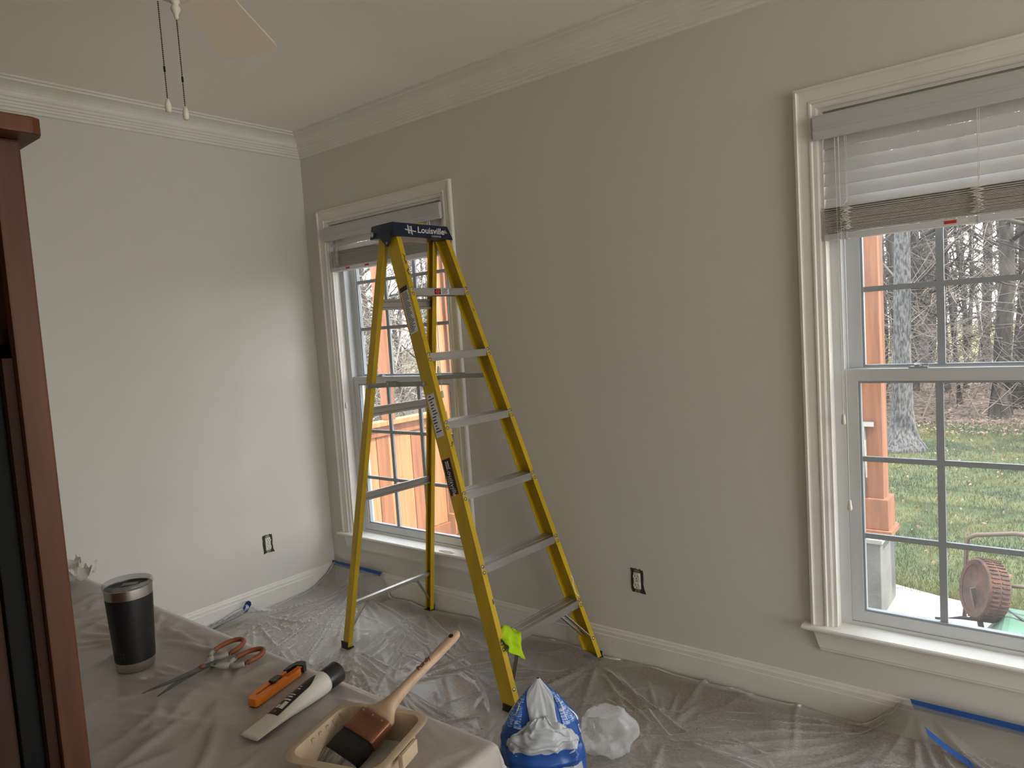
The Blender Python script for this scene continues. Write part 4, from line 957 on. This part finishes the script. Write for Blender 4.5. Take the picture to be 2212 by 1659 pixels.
# ------------------------------------------------------------------ bags on the floor
bx = Vector((2.400, -1.050, .008)); xr = Vector((.783, .622, 0)); yr = Vector((-.622, .783, 0))
bag = thing('plastic_bag', tuple(bx), 'blue and white printed plastic bag standing open on the floor', 'bag')
HB = [(0, .105, .085), (.06, .120, .10), (.15, .128, .10), (.22, .130, .095), (.28, .122, .080), (.33, .098, .058), (.375, .066, .034), (.41, .036, .016), (.43, .015, .008), (.445, .003, .003)]
def hw(z):
    for (a, w0, d0), (c, w1, d1) in zip(HB, HB[1:]):
        if a <= z <= c: k = (z-a)/(c-a); return w0+(w1-w0)*k, d0+(d1-d0)*k
    return HB[-1][1:]
def bagS(th, z, off=0.0):
    w_, d_ = hw(z); w_ += off; d_ += off
    cr_ = .010*nz(math.cos(th)*3, math.sin(th)*3, z*14)+.006*nz(math.cos(th)*8, math.sin(th)*8, z*30)
    cr_ *= min(1, (.45-z)*9); ct, st_ = math.cos(th), math.sin(th); ct = math.copysign(abs(ct)**.85, ct); st_ = math.copysign(abs(st_)**.85, st_)
    shear = -.055*sstep(.15, .42, z)   # top leans away from the sideboard
    return bx+xr*(ct*(w_+cr_)+.0)+yr*(st_*(d_+cr_)-shear*.0)+Vector((0, 0, z))
b = B(); grid(b, 56, 48, lambda u, v: bagS(2*math.pi*u, .445*v)); bmesh.ops.remove_doubles(b, verts=b.verts, dist=1e-5); obj('bag_body', b, 'bag_blue', bag, smooth=True)
F = -math.pi/2     # front of the bag (towards the camera)
def patch(name, m_, z0, z1, lf, rf, off=.003, bul=0.0, label=None, nu=24, nv=20, wr=0.0):
    def fn(u, v):
        z = z0+(z1-z0)*v; a0, a1 = lf(v), rf(v); th = F+a0+(a1-a0)*u
        o = off+bul*math.sin(math.pi*min(1, max(0, u)))*math.sin(math.pi*min(1, .08+.92*(1-v)))
        q = bagS(th, z, o)
        if wr: q = q+Vector((0, 0, wr*nz(u*6, v*5, 3)))-yr*wr*ridge(u*5, v*5, 2, 3)
        return q
    b_ = B(); grid(b_, nu, nv, fn); return obj(name, b_, m_, bag, smooth=True, label=label)
patch('white_inside', 'bag_white', .335, .4445, lambda v: -.30-1.25*v**1.6, lambda v: .45+1.1*v**1.6, .0022, label='white inner side of the folded top')
patch('print_panel', 'bag_print', .318, .400, lambda v: -1.45, lambda v: -.52-.35*v, .0035, label='blue panel with small white print')
patch('print_panel', 'bag_print', .318, .405, lambda v: .58+.35*v, lambda v: 1.40, .0035, label='blue panel with small white print')
for s in (-1, 1):
    patch('print_border', 'print_white', .312, .392, lambda v: s*1.47-.04, lambda v: s*1.47+.04, .0042, nu=3)
    patch('print_border', 'print_white', .330, .398, lambda v: s*(.86+.16*v)-.02, lambda v: s*(.86+.16*v)+.02, .0046, nu=3)
patch('white_flap', 'bag_white', .255, .352, lambda v: -.05-.95*math.sin(math.pi*min(1, .30+.6*v))*(1-.6*v*v), lambda v: .10+.98*math.sin(math.pi*min(1, .30+.6*v))*(1-.65*v*v), .006, .024, 'white inner layer of plastic bulging out', 34, 30, .012)
patch('lower_white_panel', 'bag_white', .01, .215, lambda v: -.95, lambda v: 1.0, .004, .008, 'white lower front panel', 30, 24, .010)
patch('rolled_edge', 'bag_blue', .215, .262, lambda v: -1.15, lambda v: 1.25, .006, .022, 'blue rolled edge of the bag', 30, 10, .004)
def bendb(th0, z0, scl=1.0):
    def f(q):
        w_, d_ = hw(z0+q.y); return bagS(th0+q.x/max(.05, w_), z0+q.y, .0032+q.z)
    return f
I4 = Matrix.Identity(4)
text('lettering', 'D', .032, I4, 'print_white', bag, depth=.0003, bend=bendb(F+1.45, .285))
# clear bag slumped behind it
cb = Vector((2.385, -.655, .01)); b = B()
def cbf(u, v):
    th = 2*math.pi*u; ph = math.pi*(v-.5)*.999; q = Vector((math.cos(ph)*math.cos(th), math.cos(ph)*math.sin(th), math.sin(ph)))
    r_ = 1+.34*nz(q.x*1.3, q.y*1.3, q.z*1.3+4)+.14*ridge(q.x*1.7, q.y*1.7, q.z*1.2, 3)+.02*nz(q.x*6, q.y*6, q.z*6)
    return cb+xr*q.x*.095*r_+yr*q.y*.075*r_+Vector((0, 0, max(0, .070+q.z*.085*r_)))
grid(b, 56, 32, cbf); bmesh.ops.remove_doubles(b, verts=b.verts, dist=1e-5)
o = obj('clear_plastic_bag', b, 'bag_film', origin=tuple(cb)); tag(o, 'crumpled clear plastic bag behind the blue and white bag', 'bag'); auto_smooth(o, 60)

# ------------------------------------------------------------------ outside: ground, patio, porch
GZ = -.48
def gz(x, y): return GZ-.02+.05*nz(x*.25, y*.25)*sstep(3, 8, y)
b = B(); grid(b, 90, 110, lambda u, v: Vector((-60+90*u, .3+70*v**1.6, gz(-60+90*u, .3+70*v**1.6))))
g = tag(obj('ground', b, 'ground', origin=(0, 0, 0), smooth=True), 'lawn running back to leaf-strewn woods', kind='structure')
b = B(); pts = [(-1.6, .16), (7.9, .16), (7.9, -4.6), (13, -4.6), (13, 2.3), (5.6, 2.35), (4.2, 2.52), (3.3, 2.66), (2.95, 2.74), (2.6, 2.86), (2.2, 2.92), (-1.6, 2.92)]  # arm past the right wall is unseen, added to bounce sunlight indoors
prism(b, pts, GZ-.14, GZ); tag(obj('patio', b, 'concrete'), 'pale concrete patio slab outside the windows', kind='structure')
def post(x0, x1, y0, y1, z0, z1, label, pier=None, mt='cedar'):
    t = thing('cedar_post', ((x0+x1)/2, (y0+y1)/2, z0), label, 'post')
    obj('shaft', box(B(), x0, x1, y0, y1, z0, z1), mt, t, bevel=.004)
    e = .028; obj('base_trim', box(B(), x0-e, x1+e, y0-e, y1+e, z0, z0+.20), mt, t, bevel=.004)
    obj('base_cap', box(B(), x0-e-.022, x1+e+.022, y0-e-.022, y1+e+.022, z0-.035, z0-.001), mt, t, bevel=.003)
    return t
post(2.575, 2.690, 2.30, 2.45, .07, 2.72, 'cedar porch post on a stucco pier seen through the right window')
pr = thing('stucco_pier', (2.6, 2.4, GZ), 'grey stucco pier below the cedar post outside the right window', 'pier')
obj('shaft', box(B(), 2.20, 2.685, 2.18, 2.62, GZ+.001, .005), 'pier_stucco', pr, bevel=.006); obj('coping', box(B(), 2.18, 2.70, 2.16, 2.64, .006, .034), 'concrete', pr, bevel=.004)
t = thing('drain_pipe', (2.56, 2.27, .1), 'thin grey pipe fixed to the cedar post outside the right window', 'pipe'); b = B(); tube(b, [(2.592, 2.286, .06), (2.590, 2.286, .75)], .010, 8); obj('pipe', b, 'steel_dull', t, smooth=True)
b = B(); box(b, 2.585, 2.65, 2.26, 2.298, .745, .775); obj('bracket', b, 'steel', t)
post(-1.265, -1.13, 2.28, 2.42, GZ+.035, 2.72, 'cedar corner post at the end of the half wall', mt='cedar_light')
post(-1.08, -.96, 2.30, 2.44, GZ+.035, 2.72, 'second cedar post beside the corner post outside the left window')
# cedar half wall running out from the house, facing +x
hwll = thing('cedar_half_wall', (-1.20, 1.2, GZ), 'cedar board half wall outside the window behind the ladder', 'half wall')
y = .18; i = 0
while y < 2.27:
    wd_ = .138
    obj('board', box(B(), -1.215-.004*(i % 2), -1.192-.003*(i % 3), y, min(2.275, y+wd_-.004), GZ+.16, .64), 'cedar_light' if i % 3 else 'cedar', hwll); y += wd_; i += 1
obj('rail', box(B(), -1.225, -1.178, .18, 2.275, .645, .735), 'cedar', hwll, bevel=.003)
obj('cap_rail', box(B(), -1.27, -1.14, .18, 2.275, .738, .778), 'cedar_light', hwll, bevel=.004)
obj('bottom_rail', box(B(), -1.225, -1.165, .18, 2.275, GZ+.03, GZ+.155), 'cedar', hwll, bevel=.003)
bm_ = thing('porch_beam', (.8, 2.36, 2.72), 'cedar porch beam resting on the posts', 'beam'); obj('timber', box(B(), -1.4, 4.6, 2.28, 2.44, 2.722, 2.95), 'cedar', bm_)
# corner framing beyond the half wall
for k, (yy, ww) in enumerate(((.9, .10), (1.55, .09))):
    t = thing('porch_stud', (-1.20, yy, .78), ('slim cedar stud on the half wall nearer the house', 'slim cedar stud on the half wall nearer the corner post')[k], 'stud'); obj('timber', box(B(), -1.245, -1.165, yy, yy+ww, .779, 2.72), 'cedar', t, bevel=.003)

# ------------------------------------------------------------------ garden cart
CT = Vector((3.22, 1.92, GZ))
ct = thing('garden_cart', tuple(CT), 'upturned green garden cart with a rusty wheel on the patio', 'cart')
wc = Vector((3.262, 1.93, -.105)); ax = Vector((-.84, -.50, .20)).normalized(); xa, ya = frame_of(ax); Mw = axes(tuple(wc), tuple(xa), tuple(ya), tuple(ax))
b = B(); lathe(b, [(.135, -.052), (.158, -.056), (.166, -.046), (.168, 0), (.166, .046), (.158, .056), (.135, .052)], 48, Mw); wh = obj('wheel_rim', b, 'rust', ct); auto_smooth(wh, 40)
b = B(); lathe(b, [(0, -.020), (.03, -.030), (.04, -.018), (.10, -.012), (.1355, -.050), (.1355, .050), (.10, .034), (.04, .040), (.03, .048), (0, .05)], 40, Mw); auto_smooth(obj('wheel_disc', b, 'rust', ct), 40)
for k in range(44):
    b = B(); M = Mw @ RZ(2*math.pi*k/44); box(b, .1655, .1735, -.0035, .0035, -.044, -.004, M); box(b, .1655, .1735, -.0035, .0035, .004, .044, M); obj('tread_rib', b, 'rust', wh)
for s in (-1, 1):
    b = B(); p0 = wc+ax*.062*s; bar(b, p0, p0+Vector((.05, .03, -.33)), .012, .028, tuple(ax)); obj('wheel_fork', b, 'tube_brown', ct)
b = B(); n4 = lambda c, w, l, z: [Vector((c[0]-w, c[1]-l, z)), Vector((c[0]+w, c[1]-l, z)), Vector((c[0]+w, c[1]+l, z)), Vector((c[0]-w, c[1]+l, z))]
hexa(b, n4((3.56, 1.74), .38, .28, GZ+.012)+n4((3.62, 1.78), .26, .20, -.20)); obj('tub', b, 'cart_green', ct, bevel=.03)
b = B(); hexa(b, n4((3.60, 2.04), .18, .10, GZ+.02)+n4((3.64, 2.06), .12, .06, -.06)); obj('tub_end', b, 'cart_green', ct, bevel=.02)
b = B(); hexa(b, n4((3.20, 1.72), .15, .17, GZ+.012)+n4((3.22, 1.74), .10, .11, -.345)); obj('fender', b, 'cart_green', ct, bevel=.03)
b = B(); tube(b, [(3.14, 2.14, -.36), (3.150, 2.13, -.10), (3.158, 2.13, .08), (3.168, 2.125, .125), (3.205, 2.115, .150), (3.40, 2.07, .195), (3.47, 2.06, .195), (3.62, 2.03, .13), (3.78, 2.0, -.30)], .013, 10); obj('handle_tube', b, 'tube_brown', ct, smooth=True)
b = B(); tube(b, [tuple(wc+ax*.03), (3.40, 1.90, -.050), (3.72, 1.84, -.01)], .012, 8); obj('axle_bar', b, 'tube_brown', ct, smooth=True)
b = B(); tube(b, [(3.02, 1.93, -.32), (3.15, 1.92, -.285), (3.30, 1.90, -.27)], .010, 8); tube(b, [(3.32, 1.86, -.14), (3.45, 1.80, -.20), (3.62, 1.76, -.26)], .008, 8); obj('frame_bar', b, 'rubber', ct, smooth=True)

# ------------------------------------------------------------------ trees
def limb(b_, p0, dirn, ln, r0, depth, rnd, taper=.35, n=6):
    pts = [p0]; q = p0.copy(); dv = dirn.normalized(); k = 5; rads = [r0]
    for i in range(k):
        dv = (dv+Vector((rnd.uniform(-.16, .16), rnd.uniform(-.16, .16), rnd.uniform(-.06, .12)))).normalized(); q = q+dv*ln/k; pts.append(q.copy()); rads.append(r0*(1-(1-taper)*(i+1)/k))
    tube(b_, pts, rads, n if r0 > .02 else 4, False)
    if depth > 0:
        for i in range(rnd.randint(3, 4)):
            t = rnd.uniform(.3, .95); a = pts[min(k-1, int(t*k))]; an = rnd.uniform(0, 6.28)
            nd = (dv*.7+Vector((math.cos(an), math.sin(an), rnd.uniform(-.1, .6)))).normalized(); limb(b_, a, nd, ln*rnd.uniform(.4, .65), rads[min(k, int(t*k))]*.5, depth-1, rnd, taper, 4)
def make_tree(seed, h, r0, label, nb=10, depth=1, group=None, mt='bark_thin', low=.18):
    rnd = random.Random(seed); t = thing('bare_tree', (0, 0, 0), label, 'tree', group)
    b_ = B(); pts = []; rads = []; q = Vector((0, 0, -.1)); lean = Vector((rnd.uniform(-.05, .05), rnd.uniform(-.05, .05), 1))
    K = 9
    for i in range(K+1):
        u = i/K; pts.append(q.copy()); rads.append(r0*(1.5 if i == 0 else 1-.75*u)); q = q+(lean+Vector((rnd.uniform(-.07, .07), rnd.uniform(-.07, .07), 0)))*h/K
    tube(b_, pts, rads, 8, False); obj('trunk', b_, mt, t, smooth=True)
    b_ = B()
    for i in range(nb):
        u = rnd.uniform(low, .97); j = int(u*K); p0 = pts[j].lerp(pts[j+1], u*K-j); an = rnd.uniform(0, 6.28)
        limb(b_, p0, Vector((math.cos(an), math.sin(an), rnd.uniform(.1, .9))), h*rnd.uniform(.12, .28), rads[j]*.42, depth, rnd)
    obj('branches', b_, mt, t, smooth=True); return t
# near oak with flared root
oak = thing('oak_tree', (1.72, 8.3, GZ), 'large tree with rough grey bark and flared base at the lawn edge', 'tree')
b = B(); pr_ = []
N1, N2 = 20, 26
def oakf(u, v):
    z = -.1+8*v**1.6; r_ = .115+.035*math.exp(-max(0, z)/1.2)+.16*math.exp(-max(0, z)/.16) - .008*z
    th = 2*math.pi*u; r_ *= 1+.06*nz(math.cos(th)*2, math.sin(th)*2, z)+.25*math.exp(-max(0, z)/.15)*nz(math.cos(th)*2.5, math.sin(th)*2.5, 3)
    return Vector((1.72+.02*z+r_*math.cos(th), 8.3+r_*math.sin(th), GZ+z))
grid(b, N1, N2, oakf); bmesh.ops.remove_doubles(b, verts=b.verts, dist=1e-5); obj('trunk', b, 'bark', oak, smooth=True)
b = B(); rnd = random.Random(11)
for i in range(9):
    z = rnd.uniform(3.2, 7); an = rnd.uniform(0, 6.28); limb(b, Vector((1.72+.02*z, 8.3, GZ+z)), Vector((math.cos(an), math.sin(an), .5)), 2.2, .05, 2, rnd)
obj('branches', b, 'bark_thin', oak, smooth=True)
GL = 'bare winter tree in the woods beyond the lawn'; GG = 'bare woodland trees'
protos = [make_tree(20+i, (8, 10, 7, 9, 6, 11)[i], (.085, .11, .06, .10, .045, .13)[i], GL, 18, 2, GG) for i in range(6)]
rnd = random.Random(42); placed = []
spots = []
for i in range(78):
    y = rnd.uniform(11.5, 30); x = (3.7-(y+2.7)*.22)+rnd.uniform(-.16, .26)*(y+2.7); spots.append((x, y))
for i in range(10):
    spots.append((rnd.uniform(4.6, 9.5), rnd.uniform(4.2, 11)))
for i in range(34):
    y = rnd.uniform(4.5, 24); x = 3.7-(y+2.7)*1.05+rnd.uniform(-.30, .26)*(y+2.7)
    if x < -1.9: spots.append((x, y))
for i, (x, y) in enumerate(spots):
    o = protos[i] if i < 6 else copy_tree(protos[rnd.randrange(6)])
    o.location = (x, y, gz(x, y)); o.rotation_euler = (0, 0, rnd.uniform(0, 6.28)); s = rnd.uniform(.75, 1.2); o.scale = (s, s, s)
# understorey twigs, grass and leaves: uncountable stuff
b = B(); rnd = random.Random(9)
for i in range(11000):
    if i < 6600:
        y = rnd.uniform(10.8, 24); x = (3.7-(y+2.7)*.22)+rnd.uniform(-.2, .3)*(y+2.7)
    else:
        y = rnd.uniform(4, 18); x = 3.7-(y+2.7)*1.05+rnd.uniform(-.30, .26)*(y+2.7)
        if x < -2: pass
        else: x = -2-rnd.random()*3
    z = GZ+abs(rnd.gauss(0, 1.0))*1.9*min(1, (y-8.5)/4 if i < 6600 else 1); ln = rnd.uniform(.5, 1.8); an = rnd.uniform(0, 6.28); el = rnd.uniform(-.2, 1.1)
    dv = Vector((math.cos(an)*math.cos(el), math.sin(an)*math.cos(el), math.sin(el))); p0 = Vector((x, y, z)); r_ = rnd.uniform(.004, .011)
    p1 = p0+dv*ln*.5; p2 = p1+(dv+Vector((rnd.uniform(-.4, .4), rnd.uniform(-.4, .4), rnd.uniform(-.3, .3)))).normalized()*ln*.5
    tube(b, [p0, p1, p2], [r_, r_*.7, r_*.3], 3, False)
tag(obj('woodland_brush', b, 'twig', origin=(0, 14, GZ)), 'tangle of bare twigs and undergrowth between the woodland trees', 'undergrowth', kind='stuff')
V, Fc = [], []; rnd = random.Random(4)
def blade_(x, y, h_, w_):
    an = rnd.uniform(0, 6.28); i = len(V); z = gz(x, y); lx, ly = rnd.uniform(-.5, .5)*h_, rnd.uniform(-.5, .5)*h_
    V.extend([(x-w_*math.cos(an), y-w_*math.sin(an), z-.004), (x+w_*math.cos(an), y+w_*math.sin(an), z-.004), (x+lx, y+ly, z+h_)]); Fc.append((i, i+1, i+2))
for i in range(80000):
    y = 2.75+8.2*rnd.random()**1.5; x = (3.7-(y+2.7)*.15)+rnd.uniform(-.24, .28)*(y+2.7)
    if y < 2.95 and x > 3.4: y -= .2
    k = 1+.12*(y-2.7); blade_(x, y, rnd.uniform(.015, .04)*(.8+.4*k), .0022*k)
me = bpy.data.meshes.new('grass'); me.from_pydata(V, [], Fc); me.materials.append(MT['grass_blade']); o = bpy.data.objects.new('grass', me); COL.objects.link(o)
tag(o, 'short green and straw-coloured lawn grass', 'grass', kind='stuff')
V, Fc = [], []
for i in range(7500):
    if i < 900: y = 2.9+7*rnd.random(); 
    else: y = 9.6+9*rnd.random()**1.4
    x = (3.7-(y+2.7)*.15)+rnd.uniform(-.26, .30)*(y+2.7); z = gz(x, y)+.02+rnd.uniform(0, .04); s = rnd.uniform(.010, .022)*(.55+.07*y); an = rnd.uniform(0, 6.28)
    i0 = len(V); c, sn = math.cos(an)*s, math.sin(an)*s; t1_, t2_ = rnd.uniform(-.03, .03), rnd.uniform(-.03, .03)
    V.extend([(x-c, y-sn, z+t1_*.5), (x+sn*.6, y-c*.6, z+t2_*.5), (x+c, y+sn, z-t1_*.3+.01), (x-sn*.6, y+c*.6, z-t2_*.3+.01)]); Fc.append((i0, i0+1, i0+2, i0+3))
me = bpy.data.meshes.new('fallen_leaves'); me.from_pydata(V, [], Fc); me.materials.append(MT['leaf_brown']); o = bpy.data.objects.new('fallen_leaves', me); COL.objects.link(o)
tag(o, 'dry brown fallen leaves scattered over the lawn edge and woods floor', 'leaves', kind='stuff')
